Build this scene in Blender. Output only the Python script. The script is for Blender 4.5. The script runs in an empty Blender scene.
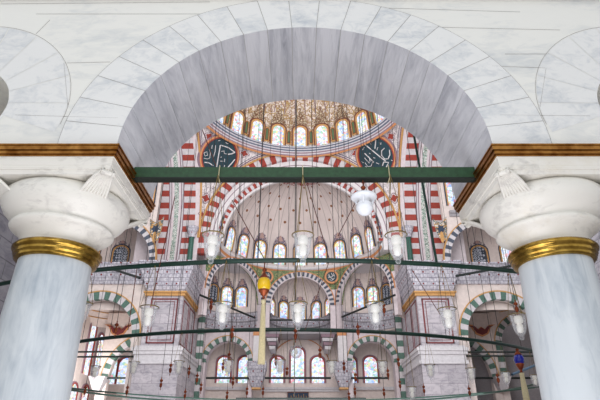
import bpy, bmesh, math, random
from math import sin, cos, pi, sqrt, atan2, radians, tan, acos, asin
from mathutils import Vector
random.seed(7)
C = bpy.context.scene.collection
SC = bpy.context.scene
# ---------------------------------------------------------------- camera, world, light, exposure
EYE = 1.6                     # all heights below are written relative to the eye; EYE is added on build
PITCH = radians(26.7)
F = 500.0
cam_d = bpy.data.cameras.new('camera'); cam = bpy.data.objects.new('camera', cam_d); C.objects.link(cam)
cam.location = (0, 0, EYE); cam.rotation_euler = (pi/2 + PITCH, 0, 0)
cam_d.sensor_width = 36; cam_d.lens = F/600*36; cam_d.clip_end = 300
SC.camera = cam
w = bpy.data.worlds.new('world'); SC.world = w; w.use_nodes = True
w.node_tree.nodes['Background'].inputs[0].default_value = (0.93, 0.96, 1.0, 1)
w.node_tree.nodes['Background'].inputs[1].default_value = 0.85
def area(name, loc, target, size, power, col=(1, 1, 1), sy=None):
    d = bpy.data.lights.new(name, 'AREA'); d.size = size; d.energy = power; d.color = col
    if sy: d.shape = 'RECTANGLE'; d.size_y = sy
    o = bpy.data.objects.new(name, d); C.objects.link(o); o.location = (loc[0], loc[1], loc[2]+EYE)
    o.rotation_euler = (Vector(target)-Vector(loc)).to_track_quat('-Z', 'Y').to_euler()
    return o
area('gallery_daylight', (-1.5, -5, 4.5), (0, 5, 3.6), 5, 120, (0.97, 0.99, 1))
area('soffit_fill', (0, 4.2, -1.4), (0, 5.2, 5), 3.5, 215, (0.95, 0.95, 1), 6)  # unseen lamp added near the floor to brighten the arch soffit
area('left_bay_fill', (-16, 42.5, 5), (-16, 50, 6), 3, 380, (1, 0.99, 0.97))  # added lamp inside the bay, only there to brighten its arches
area('hall_fill', (0, 15, 18), (0, 46, 16), 14, 4900, (1, 0.98, 0.98))  # added fill lamp hanging in the hall, no real source there
area('nave_up_fill', (0, 26, 0.5), (0, 38, 26), 16, 1900, (0.97, 0.97, 1))  # added upward lamp standing in for light off the nave floor
SC.view_settings.view_transform = 'Standard'; SC.view_settings.look = 'None'
SC.view_settings.gamma = 1.0; SC.view_settings.exposure = 0.0
SC.view_settings.use_curve_mapping = False
# ---------------------------------------------------------------- helpers
CP, SP = cos(PITCH), sin(PITCH)
def ray(px, py):
    x = (px-300)/F; y = (200-py)/F
    return Vector((x, CP-y*SP, SP+y*CP))
def U(px, py, Y):
    r = ray(px, py); return r*(Y/r.y)
def lin(c):
    return tuple(((v/12.92) if v <= 0.04045 else ((v+0.055)/1.055)**2.4) for v in c)
def rgb(h):
    return lin(tuple(int(h[i:i+2], 16)/255 for i in (0, 2, 4)))+(1,)

class G:
    """tiny node-graph helper"""
    def __init__(s, name):
        s.m = bpy.data.materials.new(name); s.m.use_nodes = True; s.t = s.m.node_tree
        s.b = s.t.nodes['Principled BSDF']
    def n(s, typ, **kw):
        nd = s.t.nodes.new(typ)
        for k, v in kw.items(): setattr(nd, k, v)
        return nd
    def l(s, a, b): s.t.links.new(a, b)
    def inp(s, sock, v):
        if isinstance(v, bpy.types.NodeSocket): s.l(v, sock)
        else: sock.default_value = v
    def math(s, op, a, b=0.0, c=0.0):
        nd = s.n('ShaderNodeMath', operation=op)
        s.inp(nd.inputs[0], a); s.inp(nd.inputs[1], b)
        if op in ('SMOOTH_MIN',): s.inp(nd.inputs[2], c)
        return nd.outputs[0]
    def uv(s):
        nd = s.n('ShaderNodeUVMap'); return nd.outputs[0]
    def pos(s): return s.n('ShaderNodeNewGeometry').outputs['Position']
    def mapping(s, v, scale=(1, 1, 1), rot=(0, 0, 0), loc=(0, 0, 0)):
        nd = s.n('ShaderNodeMapping'); s.l(v, nd.inputs[0])
        nd.inputs['Scale'].default_value = scale; nd.inputs['Rotation'].default_value = rot; nd.inputs['Location'].default_value = loc
        return nd.outputs[0]
    def noise(s, v, scale, detail=4, rough=0.5, dist=0.0):
        nd = s.n('ShaderNodeTexNoise'); s.l(v, nd.inputs['Vector'])
        nd.inputs['Scale'].default_value = scale; nd.inputs['Detail'].default_value = detail
        nd.inputs['Roughness'].default_value = rough; nd.inputs['Distortion'].default_value = dist
        return nd.outputs[0]
    def vor(s, v, scale, feature='F1', out='Distance', rnd=1.0):
        nd = s.n('ShaderNodeTexVoronoi', feature=feature); s.l(v, nd.inputs['Vector'])
        nd.inputs['Scale'].default_value = scale; nd.inputs['Randomness'].default_value = rnd
        return nd.outputs[out]
    def ramp(s, f, stops, const=False):
        nd = s.n('ShaderNodeValToRGB'); s.l(f, nd.inputs[0]); cr = nd.color_ramp
        if const: cr.interpolation = 'CONSTANT'
        while len(cr.elements) < len(stops): cr.elements.new(0.5)
        for e, (p, c) in zip(cr.elements, stops):
            e.position = p; e.color = c if len(c) == 4 else tuple(c)+(1,)
        return nd.outputs[0]
    def mix(s, f, a, b, mode='MIX'):
        nd = s.n('ShaderNodeMix', data_type='RGBA', blend_type=mode)
        s.inp(nd.inputs[0], f); s.inp(nd.inputs[6], a); s.inp(nd.inputs[7], b); return nd.outputs[2]
    def sep(s, v):
        nd = s.n('ShaderNodeSeparateXYZ'); s.l(v, nd.inputs[0]); return nd.outputs
    def fin(s, col, rough=0.6, metal=0.0, bump=None, bs=0.3):
        s.inp(s.b.inputs['Base Color'], col); s.inp(s.b.inputs['Roughness'], rough); s.b.inputs['Metallic'].default_value = metal
        if bump is not None:
            nd = s.n('ShaderNodeBump'); nd.inputs['Strength'].default_value = bs; nd.inputs['Distance'].default_value = 0.02
            s.l(bump, nd.inputs['Height']); s.l(nd.outputs[0], s.b.inputs['Normal'])
        return s.m
def near(g, x, c, wd):      # 1 where |x-c|<wd
    return g.math('LESS_THAN', g.math('ABSOLUTE', g.math('SUBTRACT', x, c)), wd)

def plain(name, h, rough=0.6, metal=0.0, var=0.12, sc=6.0):
    g = G(name); n = g.noise(g.pos(), sc, 5, 0.6)
    c = rgb(h); d = tuple(v*(1-var) for v in c[:3])+(1,); e = tuple(min(1, v*(1+var)) for v in c[:3])+(1,)
    return g.fin(g.ramp(n, [(0.3, d), (0.7, e)]), rough, metal, n, 0.05)
def marble(name, light, dark, scale=1.0, stretch=(1, 1, 1), rot=(0, 0, 0), rough=0.35, amt=(0.42, 0.7), stain=None):
    g = G(name)
    at = g.n('ShaderNodeAttribute'); at.attribute_name = 'blk'
    v = g.n('ShaderNodeVectorMath', operation='ADD'); g.l(g.pos(), v.inputs[0]); g.l(at.outputs['Vector'], v.inputs[1])
    m = g.mapping(v.outputs[0], stretch, rot)
    n1 = g.noise(m, 1.6*scale, 6, 0.62, 0.6); n2 = g.noise(m, 6*scale, 5, 0.6, 1.4)
    n = g.math('ADD', g.math('MULTIPLY', n1, 0.65), g.math('MULTIPLY', n2, 0.35))
    lo, hi = rgb(dark), rgb(light)
    c = g.ramp(n, [(0.28, lo), (amt[0], tuple(lo[i]*.35+hi[i]*.65 for i in range(3))), (amt[1]-0.1, hi), (0.9, tuple(min(1, x*1.04) for x in hi[:3]))])
    if stain:
        c = g.mix(g.math('MULTIPLY', g.ramp(g.noise(g.pos(), 0.9, 7, 0.7), [(0.5, (0, 0, 0)), (0.75, (1, 1, 1))]), 0.45), c, rgb(stain))
    return g.fin(c, rough, 0, n2, 0.05)
def masonry(name, c1, c2, mortar, bw=0.9, bh=0.42, rough=0.6, ms=0.012):
    g = G(name); nd = g.n('ShaderNodeTexBrick'); g.l(g.uv(), nd.inputs['Vector'])
    nd.inputs['Scale'].default_value = 1.0; nd.inputs['Brick Width'].default_value = bw; nd.inputs['Row Height'].default_value = bh
    nd.inputs['Mortar Size'].default_value = ms; nd.inputs['Color1'].default_value = rgb(c1); nd.inputs['Color2'].default_value = rgb(c2); nd.inputs['Mortar'].default_value = rgb(mortar)
    n = g.noise(g.mapping(g.pos(), (1, 1, 2.2), (0, .5, 0)), 1.6, 7, 0.7, 1.0)
    v = g.ramp(n, [(0.35, (0.62, 0.62, 0.66)), (0.55, (1, 1, 1)), (0.7, (1, 1, 1)), (.8, (.86, .8, .78))])
    return g.fin(g.mix(1.0, nd.outputs[0], v, 'MULTIPLY'), rough)

M = {}
M['marble'] = marble('white_marble', 'F1F0EA', 'CDD1D3', 0.45, (1, 1, 2.6), (0, 0.35, 0), 0.35, (0.42, 0.6))
M['marble_block'] = marble('veined_marble_blocks', 'EEEEEC', 'B9C0C8', 0.6, (1.6, 0.35, 2.6), (0, 0.5, 0), 0.4, (0.43, 0.62))
M['vous_soffit'] = marble('streaked_shaded_marble', 'DDDEE3', '8E919C', 1.1, (3.0, 0.3, 1.0), (0, 0.3, 0), 0.4, (0.45, 0.68))  # grey-streaked marble, with the soffit's shade also put into its colour
M['capital'] = marble('aged_white_marble', 'EFECE4', 'B5B1AC', 1.1, (1, 1, 2.0), (0.2, 0.3, 0), 0.35, (0.4, 0.58), 'C9B78E')
M['shaft'] = marble('pale_blue_grey_marble', 'CFD5D9', '97A4B0', 0.9, (1.8, 1.8, 0.35), (0, 0.12, 0), 0.3, (0.42, 0.62))
M['joint'] = plain('joint_mortar', 'B4B1AD', 0.9)
def gold(name, a, b, rough=0.28, metal=1.0):
    g = G(name); n = g.noise(g.pos(), 9, 5, .6)
    return g.fin(g.ramp(n, [(0.3, rgb(a)), (0.7, rgb(b))]), rough, metal, n, .08)
M['gold'] = gold('gilded_moulding', '7A4A1C', 'BC8848', 0.35)
M['brass'] = gold('polished_brass', '7A5A20', 'C8A450', 0.2)
M['copper'] = gold('aged_copper', '6E2C18', 'A8542E', 0.4, 0.5)
M['chain'] = gold('brass_chain', '6E5A30', 'A08A50', 0.5, 0.5)
M['cable'] = plain('dark_cable', '4B4644', 0.7)
M['rodbrown'] = plain('brown_rod', '6A3A2C', 0.6)
M['green_beam'] = plain('green_painted_timber', '244A2C', 0.45, 0, 0.3, 18)
M['beam_under'] = plain('shaded_beam_green', '14201A', 0.6)  # darker copy of the beam green; underside shade put into the colour
M['ring_green'] = plain('dark_green_iron', '16382E', 0.35, 0.0, .2)
M['tie'] = plain('dark_tie_iron', '17211F', 0.5)
M['tie_blue'] = plain('blue_grey_iron', '4E7390', 0.4)
M['cream'] = plain('cream_plaster', 'DACCC6', 0.8, 0, 0.09, 3.5)
M['pinkish'] = plain('pale_pink_plaster', 'D2C6C9', 0.8, 0, 0.1, 3.5)
M['white_p'] = masonry('white_voussoir', 'E9E5E4', 'DCD8D8', 'B9B2B2', 1.2, 0.3)
M['red'] = plain('brick_red_paint', '96392E', 0.7, 0, 0.15, 5)
M['white'] = plain('white_paint', 'D8D3D4', 0.7, 0, 0.07, 5)
M['vwhite'] = plain('greyish_white_voussoir', 'C6C0C3', 0.7, 0, .12, 4)
M['greenv'] = plain('dark_green_marble', '4E6C60', 0.6, 0, 0.25, 6)
M['dgreen'] = plain('deep_green_marble', '2E5A4E', 0.4, 0, 0.3, 8)
M['black'] = plain('slate_black_paint', '4A505E', 0.7, 0, 0.1)
M['goldline'] = plain('ochre_gold_paint', 'C2935A', 0.55, 0.1, 0.12)
M['tan'] = plain('tan_orange_paint', 'C98A5C', 0.6)
M['darkred'] = plain('maroon_paint', '702A2C', 0.6)
M['mauve'] = plain('mauve_paint', '8E7580', 0.7)
M['navy'] = plain('navy_paint', '2C3A50', 0.7)
M['teal'] = plain('dark_teal_paint', '1E3A44', 0.5)
M['olive'] = plain('leaf_green_paint', '56704C', 0.7)
M['pier'] = masonry('grey_pier_marble', 'C2BBC0', 'ADA7AD', '857F86', 1.3, 0.75, 0.5)
M['ashlar'] = masonry('grey_ashlar', 'A9A6AD', '9A98A0', '77747B', 0.8, 0.4, 0.7)
M['carpet'] = plain('floor_carpet', 'B4ACA8', 0.95, 0, 0.1, 3)
M['grey'] = plain('grey_stone', '9C979B', 0.7)
M['lgrey'] = plain('light_grey_stone', 'C9C5C8', 0.6)
g = G('lit_white_bulb'); g.b.inputs['Base Color'].default_value = rgb('F6F4EC'); g.b.inputs['Emission Color'].default_value = rgb('FFF6E0'); g.b.inputs['Emission Strength'].default_value = 0.12; M['bulb'] = g.m
M['tassel'] = plain('cream_tassel_thread', 'DDD0A8', 0.9, 0, 0.12, 60)

def frieze(name):     # grey carved band: v in metres from its bottom, u in metres along it
    g = G(name); u, v, _ = g.sep(g.uv())
    br = g.n('ShaderNodeTexBrick'); g.l(g.mapping(g.uv(), (1, 1, 1)), br.inputs['Vector']); br.inputs['Scale'].default_value = 1
    br.inputs['Brick Width'].default_value = 0.3; br.inputs['Row Height'].default_value = 0.3; br.inputs['Mortar Size'].default_value = 0.02
    br.inputs['Color1'].default_value = rgb('DAD6DC'); br.inputs['Color2'].default_value = rgb('C6C2C9'); br.inputs['Mortar'].default_value = rgb('9A96A0')
    n = g.noise(g.pos(), 5, 6, .75)
    c = g.mix(1.0, br.outputs[0], g.ramp(n, [(0.38, (0.55, 0.55, 0.6)), (0.62, (1, 1, 1))]), 'MULTIPLY')
    fu = g.math('SUBTRACT', g.math('FRACT', g.math('DIVIDE', u, 0.8)), 0.5)
    dv = g.math('SUBTRACT', g.math('FRACT', g.math('DIVIDE', v, 0.9)), 0.5)
    d = g.math('SQRT', g.math('ADD', g.math('POWER', g.math('MULTIPLY', fu, 0.9), 2.0), g.math('POWER', dv, 2.0)))
    c = g.mix(g.math('LESS_THAN', d, 0.085), c, rgb('7A2E30'))
    return g.fin(c, 0.7)
M['frieze'] = frieze('carved_grey_frieze')

def arabesque(name, base, c1, c2, c3, scale=2.2, cover=0.5, lines=0.07):
    g = G(name); p = g.pos()
    d = g.vor(p, scale, 'DISTANCE_TO_EDGE'); f = g.vor(p, scale*2.4, 'F1'); n = g.noise(p, scale*1.3, 3, 0.6, 2.0)
    band = g.math('LESS_THAN', g.math('ABSOLUTE', g.math('SUBTRACT', n, 0.5)), 0.03*cover*2)
    c = g.mix(g.math('LESS_THAN', d, lines), rgb(base), rgb(c1))
    c = g.mix(band, c, rgb(c2))
    c = g.mix(g.math('LESS_THAN', f, 0.24*cover), c, rgb(c3))
    return g.fin(c, 0.7)
M['dome_orn'] = arabesque('dome_arabesque', 'DDD0C6', 'B0925C', '9A7A58', '8E4A50', 1.3, 0.7, 0.045)
M['dome_up'] = arabesque('dome_upper_plaster', 'E4D6CE', 'DCCABC', 'C2A078', 'B06050', 1.0, 0.5, 0.02)
M['strip'] = arabesque('painted_green_strip', 'D4D8D2', '8AA898', '66786E', 'A85850', 3.2, 0.7, 0.05)
M['slateblue'] = plain('slate_blue_paint', '5C6276', .7)
M['crown'] = arabesque('crown_painting', 'CDC2C0', '5E647E', '6E5566', 'A07A60', 5.0, 1.0, 0.11)
M['crown_in'] = plain('crown_dusty_red', 'B4948C', .7)
M['crown_gold'] = arabesque('gilt_crown_painting', 'DCCDB0', '7E6238', '6A5040', '96403E', 3.6, 1.0, 0.1)
M['corner'] = arabesque('spandrel_gilt_painting', 'D8CCC0', 'C8944E', '4E5E62', 'C8944E', 2.0, 1.1, 0.1)
M['greenorn'] = arabesque('green_spandrel_painting', '7C9468', 'B9A070', '48603E', '9A5048', 3.0, 0.8, 0.05)

def pendmat():
    g = G('pendentive_painting'); u, v, _ = g.sep(g.uv())
    n = g.noise(g.pos(), 2.2, 4, .7, 1.5)
    c = g.ramp(n, [(0.35, rgb('C6BEC0')), (0.6, rgb('E2DADA'))])
    d = g.math('ABSOLUTE', g.math('SUBTRACT', n, 0.47)); c = g.mix(g.math('LESS_THAN', d, 0.012), c, rgb('6E5560'))
    e = g.math('MINIMUM', u, g.math('SUBTRACT', 1.0, u))
    c = g.mix(g.math('LESS_THAN', e, 0.035), c, rgb('C99A5C'))
    c = g.mix(near(g, e, 0.06, 0.012), c, rgb('7A5A66'))
    c = g.mix(near(g, e, 0.10, 0.008), c, rgb('5A5468'))
    return g.fin(c, 0.75)
M['pend'] = pendmat()
def semimat():
    g = G('semidome_plaster'); u, v, _ = g.sep(g.uv())      # u 0..1 round, v 0..1 base to crown
    c = g.ramp(g.noise(g.pos(), 0.7, 4, .5), [(0.35, rgb('CFC1BD')), (0.65, rgb('DDD0CB'))])
    fu = g.math('SUBTRACT', g.math('FRACT', g.math('MULTIPLY', u, 24.0)), 0.5)
    c = g.mix(g.math('LESS_THAN', g.math('ABSOLUTE', fu), 0.045), c, rgb('B4A6A2'))
    row = g.math('MULTIPLY', v, 9.0)
    fv = g.math('SUBTRACT', g.math('FRACT', row), 0.5)
    fu2 = g.math('SUBTRACT', g.math('FRACT', g.math('ADD', g.math('MULTIPLY', u, 12.0), g.math('MULTIPLY', g.math('FLOOR', row), 0.5))), 0.5)
    d = g.math('ADD', g.math('POWER', fu2, 2.0), g.math('POWER', g.math('MULTIPLY', fv, 0.9), 2.0))
    c = g.mix(g.math('MULTIPLY', g.math('LESS_THAN', d, 0.009), g.math('GREATER_THAN', v, 0.3)), c, rgb('8A5A3C'))
    top = g.math('GREATER_THAN', v, 0.74)
    pat = g.math('LESS_THAN', g.math('ABSOLUTE', g.math('SUBTRACT', g.noise(g.pos(), 2.0, 3, .6, 2), 0.5)), 0.045)
    c = g.mix(g.math('MULTIPLY', top, pat), c, rgb('8E2E30'))
    return g.fin(c, 0.75)
M['semi'] = semimat()

def stained(name, tint, strength, cells=5.0, dark=0.0):
    g = G(name); p = g.pos()
    cc = g.vor(p, cells, 'F1', 'Color'); r, gg, b = g.sep(cc)
    col = g.ramp(r, [(0.0, rgb('FFFFFF')), (0.34, rgb('F0F6FF')), (0.48, rgb('CBE0FF')), (0.58, rgb('FFC4C8')), (0.68, rgb('FFEE9A')), (0.78, rgb('A8E0B8')), (0.88, rgb('9CC4FF')), (0.95, rgb('F08890'))], True)
    e = g.vor(p, cells, 'DISTANCE_TO_EDGE')
    col = g.mix(g.math('MULTIPLY', g.math('LESS_THAN', e, 0.05), 0.45), col, rgb('7C8896'))
    col = g.mix(1.0, g.mix(0.12, col, rgb('FFFFFF')), rgb(tint), 'MULTIPLY')
    if dark:
        ring = g.math('LESS_THAN', g.math('ABSOLUTE', g.math('SUBTRACT', g.vor(p, cells*.9, 'F1', 'Distance', 0.25), 0.36)), 0.10)
        col = g.mix(ring, rgb('3A4250'), rgb('B8BCC8'))
    g.inp(g.b.inputs['Base Color'], col if dark else rgb('101418')); g.b.inputs['Roughness'].default_value = 0.3
    if not dark:
        g.inp(g.b.inputs['Emission Color'], col); g.b.inputs['Emission Strength'].default_value = strength
    return g.m
M['glass_w'] = stained('stained_glass_daylit', 'F8F9FF', 1.15)
M['glass_b'] = stained('stained_glass_blue_daylit', 'E6EFFF', 1.15, 4.6)
M['glass_dark'] = stained('leaded_dark_glass', 'FFFFFF', 0, 4.2, 1.0)

def glassy(name):
    g = G(name); t = g.t
    tr = g.n('ShaderNodeBsdfTransparent'); tr.inputs[0].default_value = (0.99, 0.99, 1, 1)
    b = g.b; b.inputs['Base Color'].default_value = (0.88, 0.9, 0.92, 1); b.inputs['Roughness'].default_value = 0.08
    b.inputs['Specular IOR Level'].default_value = 0.9
    fr = g.n('ShaderNodeLayerWeight'); fr.inputs[0].default_value = 0.55
    m = g.n('ShaderNodeMixShader'); f = g.math('ADD', g.math('MULTIPLY', fr.outputs['Facing'], 0.42), 0.05)
    g.l(f, m.inputs[0]); g.l(tr.outputs[0], m.inputs[1]); g.l(b.outputs[0], m.inputs[2])
    g.l(m.outputs[0], t.nodes['Material Output'].inputs[0]); return g.m
M['glass'] = glassy('clear_lamp_glass')
def coloured(name, h, em):
    g = G(name); g.b.inputs['Base Color'].default_value = rgb(h); g.b.inputs['Roughness'].default_value = 0.12
    g.b.inputs['Coat Weight'].default_value = 0.6
    if em: g.b.inputs['Emission Color'].default_value = rgb(h); g.b.inputs['Emission Strength'].default_value = em
    return g.m
M['amber'] = coloured('amber_glass', 'E8BC10', 0.12)
M['blueball'] = coloured('cobalt_glass', '1420A8', 0.0)
M['opal'] = coloured('opal_glass', 'F2F5FB', 0.06)

ORIG = {}
class MB:
    def __init__(s): s.v = []; s.f = []; s.mi = []; s.uv = []; s.sm = []; s.blk = []; s.cb = (0, 0, 0)
    def face(s, pts, m=0, uv=None, smooth=False):
        i = len(s.v); s.v += [Vector(p) for p in pts]; s.f.append(list(range(i, i+len(pts)))); s.mi.append(m); s.sm.append(smooth); s.blk.append(s.cb)
        if uv is None:
            n = (Vector(pts[1])-Vector(pts[0])).cross(Vector(pts[2])-Vector(pts[0]))
            a = (abs(n.x), abs(n.y), abs(n.z))
            k = a.index(max(a))
            uv = [((p[0], p[1]) if k == 2 else (p[1], p[2]) if k == 0 else (p[0], p[2])) for p in pts]
        s.uv.append(uv)
    def box(s, x0, x1, y0, y1, z0, z1, m=0):
        a = [(x0, y0, z0), (x1, y0, z0), (x1, y1, z0), (x0, y1, z0), (x0, y0, z1), (x1, y0, z1), (x1, y1, z1), (x0, y1, z1)]
        for q in ((3, 2, 1, 0), (4, 5, 6, 7), (0, 1, 5, 4), (1, 2, 6, 5), (2, 3, 7, 6), (3, 0, 4, 7)): s.face([a[i] for i in q], m)
        return s
    def frus(s, x0, x1, y0, y1, z0, X0, X1, Y0, Y1, z1, m=0):
        a = [(x0, y0, z0), (x1, y0, z0), (x1, y1, z0), (x0, y1, z0), (X0, Y0, z1), (X1, Y0, z1), (X1, Y1, z1), (X0, Y1, z1)]
        for q in ((3, 2, 1, 0), (4, 5, 6, 7), (0, 1, 5, 4), (1, 2, 6, 5), (2, 3, 7, 6), (3, 0, 4, 7)): s.face([a[i] for i in q], m)
        return s
    def grid(s, fn, nu, nv, m=0, smooth=True, uvs=(1, 1)):
        """shared-vertex surface"""
        b = len(s.v)
        for j in range(nv+1):
            for i in range(nu+1): s.v.append(Vector(fn(i/nu, j/nv)))
        for j in range(nv):
            for i in range(nu):
                k = b+j*(nu+1)+i
                s.f.append([k, k+1, k+nu+2, k+nu+1]); s.mi.append(m(i, j) if callable(m) else m); s.sm.append(smooth); s.blk.append(s.cb)
                s.uv.append([(i/nu*uvs[0], j/nv*uvs[1]), ((i+1)/nu*uvs[0], j/nv*uvs[1]), ((i+1)/nu*uvs[0], (j+1)/nv*uvs[1]), (i/nu*uvs[0], (j+1)/nv*uvs[1])])
        return s
    def lathe(s, prof, c, seg=32, m=0, a0=0, a1=2*pi, mf=None):
        n = len(prof)-1
        L = [0]
        for i in range(n): L.append(L[-1]+sqrt((prof[i+1][0]-prof[i][0])**2+(prof[i+1][1]-prof[i][1])**2))
        R = max(p[0] for p in prof)
        b = len(s.v)
        for j in range(n+1):
            for i in range(seg+1):
                t = a0+(a1-a0)*i/seg; r, z = prof[j]
                s.v.append(Vector((c[0]+r*cos(t), c[1]+r*sin(t), c[2]+z)))
        for j in range(n):
            for i in range(seg):
                k = b+j*(seg+1)+i; s.f.append([k, k+1, k+seg+2, k+seg+1]); s.mi.append(mf(i, j) if mf else m); s.sm.append(True); s.blk.append(s.cb)
                ua, ub = (a1-a0)*R*i/seg, (a1-a0)*R*(i+1)/seg
                s.uv.append([(ua, L[j]), (ub, L[j]), (ub, L[j+1]), (ua, L[j+1])])
        return s
    def tube(s, pts, r, seg=6, m=0, closed=False):
        pts = [Vector(p) for p in pts]; n = len(pts); b = len(s.v); up0 = None
        for i, p in enumerate(pts):
            if closed: d = pts[(i+1) % n]-pts[i-1]
            else: d = pts[min(i+1, n-1)]-pts[max(i-1, 0)]
            d.normalize()
            a = Vector((0, 0, 1)) if abs(d.z) < 0.95 else Vector((0, 1, 0))
            x = d.cross(a).normalized(); y = d.cross(x).normalized()
            rr = r[i] if isinstance(r, (list, tuple)) else r
            for k in range(seg): s.v.append(p+(x*cos(2*pi*k/seg)+y*sin(2*pi*k/seg))*rr)
        for i in range(n if closed else n-1):
            for k in range(seg):
                q = (k+1) % seg; j = (i+1) % n
                s.f.append([b+i*seg+k, b+i*seg+q, b+j*seg+q, b+j*seg+k]); s.mi.append(m); s.sm.append(True); s.blk.append(s.cb)
                s.uv.append([(0, 0), (1, 0), (1, 1), (0, 1)])
        return s
    def poly(s, pts2, o, ux, uy, t, m=0, ms=None):
        """extruded flat polygon; o + ux*x + uy*y, front towards ux x uy, thickness t behind"""
        o, ux, uy = Vector(o), Vector(ux), Vector(uy); n = ux.cross(uy).normalized()
        fr = [o+ux*a+uy*b for a, b in pts2]; bk = [p-n*t for p in fr]
        s.face(fr, m, [tuple(p) for p in pts2]); N = len(fr)
        for i in range(N):
            j = (i+1) % N; s.face([fr[i], bk[i], bk[j], fr[j]], m if ms is None else ms)
        return s
    def ringband(s, inner, outer, o, ux, uy, t, m=0, closed=False, mf=None):
        """band between two equal-length 2D outlines with thickness"""
        o, ux, uy = Vector(o), Vector(ux), Vector(uy); n = ux.cross(uy).normalized()
        P = lambda q, d=0: o+ux*q[0]+uy*q[1]-n*d
        N = len(inner)
        for i in range(N if closed else N-1):
            j = (i+1) % N; mm = mf(i) if mf else m
            a, b, c, d = inner[i], outer[i], outer[j], inner[j]
            s.face([P(a), P(d), P(c), P(b)], mm); s.face([P(b), P(c), P(c, t), P(b, t)], mm); s.face([P(a, t), P(d, t), P(d), P(a)], mm)
        return s
    def build(s, name, mats, parent=None, weld=False):
        if not isinstance(mats, (list, tuple)): mats = [mats]
        vs = [v+Vector((0, 0, EYE)) for v in s.v]
        if parent is None:
            xs = [v.x for v in vs]; ys = [v.y for v in vs]; zs = [v.z for v in vs]
            org = Vector(((min(xs)+max(xs))/2, (min(ys)+max(ys))/2, min(zs)))
        else: org = ORIG[parent.name]
        me = bpy.data.meshes.new(name); me.from_pydata([v-org for v in vs], [], s.f); o = bpy.data.objects.new(name, me)
        for k in mats: me.materials.append(M[k] if isinstance(k, str) else k)
        me.polygons.foreach_set('material_index', s.mi); me.polygons.foreach_set('use_smooth', s.sm)
        ul = me.uv_layers.new(name='UVMap'); flat = [c for f in s.uv for p in f for c in p[:2]]; ul.data.foreach_set('uv', flat)
        at = me.attributes.new('blk', 'FLOAT_VECTOR', 'FACE'); at.data.foreach_set('vector', [c for b in s.blk for c in b])
        me.update(); C.objects.link(o)
        if parent is None: o.location = org
        else: o.parent = parent
        ORIG[o.name] = org
        return o
def tag(o, label, cat, group=None, kind=None):
    if label: o['label'] = label
    if cat: o['category'] = cat
    if group: o['group'] = group
    if kind: o['kind'] = kind
    return o
def thing(name, loc, label=None, cat=None, group=None, kind=None):
    o = bpy.data.objects.new(name, None); C.objects.link(o); o.empty_display_size = 0.2
    o.location = (loc[0], loc[1], loc[2]+EYE); ORIG[o.name] = Vector(o.location)
    return tag(o, label, cat, group, kind)
def copytree(o, parent=None):
    c = o.copy(); C.objects.link(c)
    if parent: c.parent = parent
    for ch in o.children: copytree(ch, c)
    return c
def S(o, label, cat='wall', group=None): return tag(o, label, cat, group, 'structure')
def archpts(wd, ht, n=10):
    """arched outline, bottom centre at 0,0, counter-clockwise from bottom right"""
    r = wd/2; hs = ht-r
    return [(r, 0), (r, hs)]+[(r*cos(pi*k/n), hs+r*sin(pi*k/n)) for k in range(1, n)]+[(-r, hs), (-r, 0)]
WIN = [0]
PALM = [(0, 0), (.30, .04), (.36, .16), (.25, .22), (.28, .36), (.17, .40), (.19, .54), (.10, .58), (.12, .72), (.05, .76), (.04, .95), (0, 1.1)]
def window(p, n, wd, ht, frame='goldline', pane='glass_w', crown=0, fw=0.16, label='', group=None, up=None, crown_m='navy', inner_m='navy'):
    """p bottom centre on the wall, n = normal towards viewer"""
    n = Vector(n).normalized(); upv = Vector(up).normalized() if up else (Vector((0, 0, 1))-n*n.z).normalized()
    ux = upv.cross(n).normalized()
    p = Vector(p)
    WIN[0] += 1
    r = thing('window_%d' % WIN[0], p, label, 'window', group, 'structure')
    o = p+n*0.05
    MB().poly(archpts(wd, ht), o, ux, upv, 0.04).build('pane', pane, r)
    a = archpts(wd, ht); q = lambda k: [(x*(wd+2*k)/wd, (y+ (k if y > 0 else 0)) if y > 0 else 0) for x, y in a]
    b = MB(); b.ringband(q(0), q(fw*.55), p+n*0.12, ux, upv, 0.12, 0); b.ringband(q(fw*.55), q(fw), p+n*0.10, ux, upv, 0.10, 1)
    b.build('window_frame', [frame, inner_m], r)
    if crown:
        c = MB(); cs = crown
        pts = [(x*cs, y*cs) for x, y in PALM]; full = pts+[(-x, y) for x, y in reversed(pts[1:-1])]
        c.poly(full, p+n*0.07+upv*(ht+fw*.9), ux, upv, 0.06, 0)
        inn = [(x*.5, y*.55+.1*cs) for x, y in full]
        c.poly(inn, p+n*0.085+upv*(ht+fw*.9), ux, upv, 0.02, 1)
        for sg in (-1, 1): c.poly([(sg*wd*.46+x*.4, y*.42-.3) for x, y in full], p+n*0.06+upv*(ht+fw*.9), ux, upv, 0.05, 0)
        c.build('painted_crown', ['crown' if crown_m == 'navy' else 'crown_gold', 'crown_in' if crown_m == 'navy' else 'crown_gold'], r)
    return r
def arch_ring(mb, c, ux, rin, rout, t, n, mats=(0, 1), a0=0.0, a1=pi, uy=(0, 0, 1), sub=1):
    N = n*sub
    f = lambda r: [(r*cos(a0+(a1-a0)*i/N), r*sin(a0+(a1-a0)*i/N)) for i in range(N+1)]
    mb.ringband(f(rin), f(rout), c, ux, uy, t, mf=lambda i: mats[(i//sub) % len(mats)])
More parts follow.
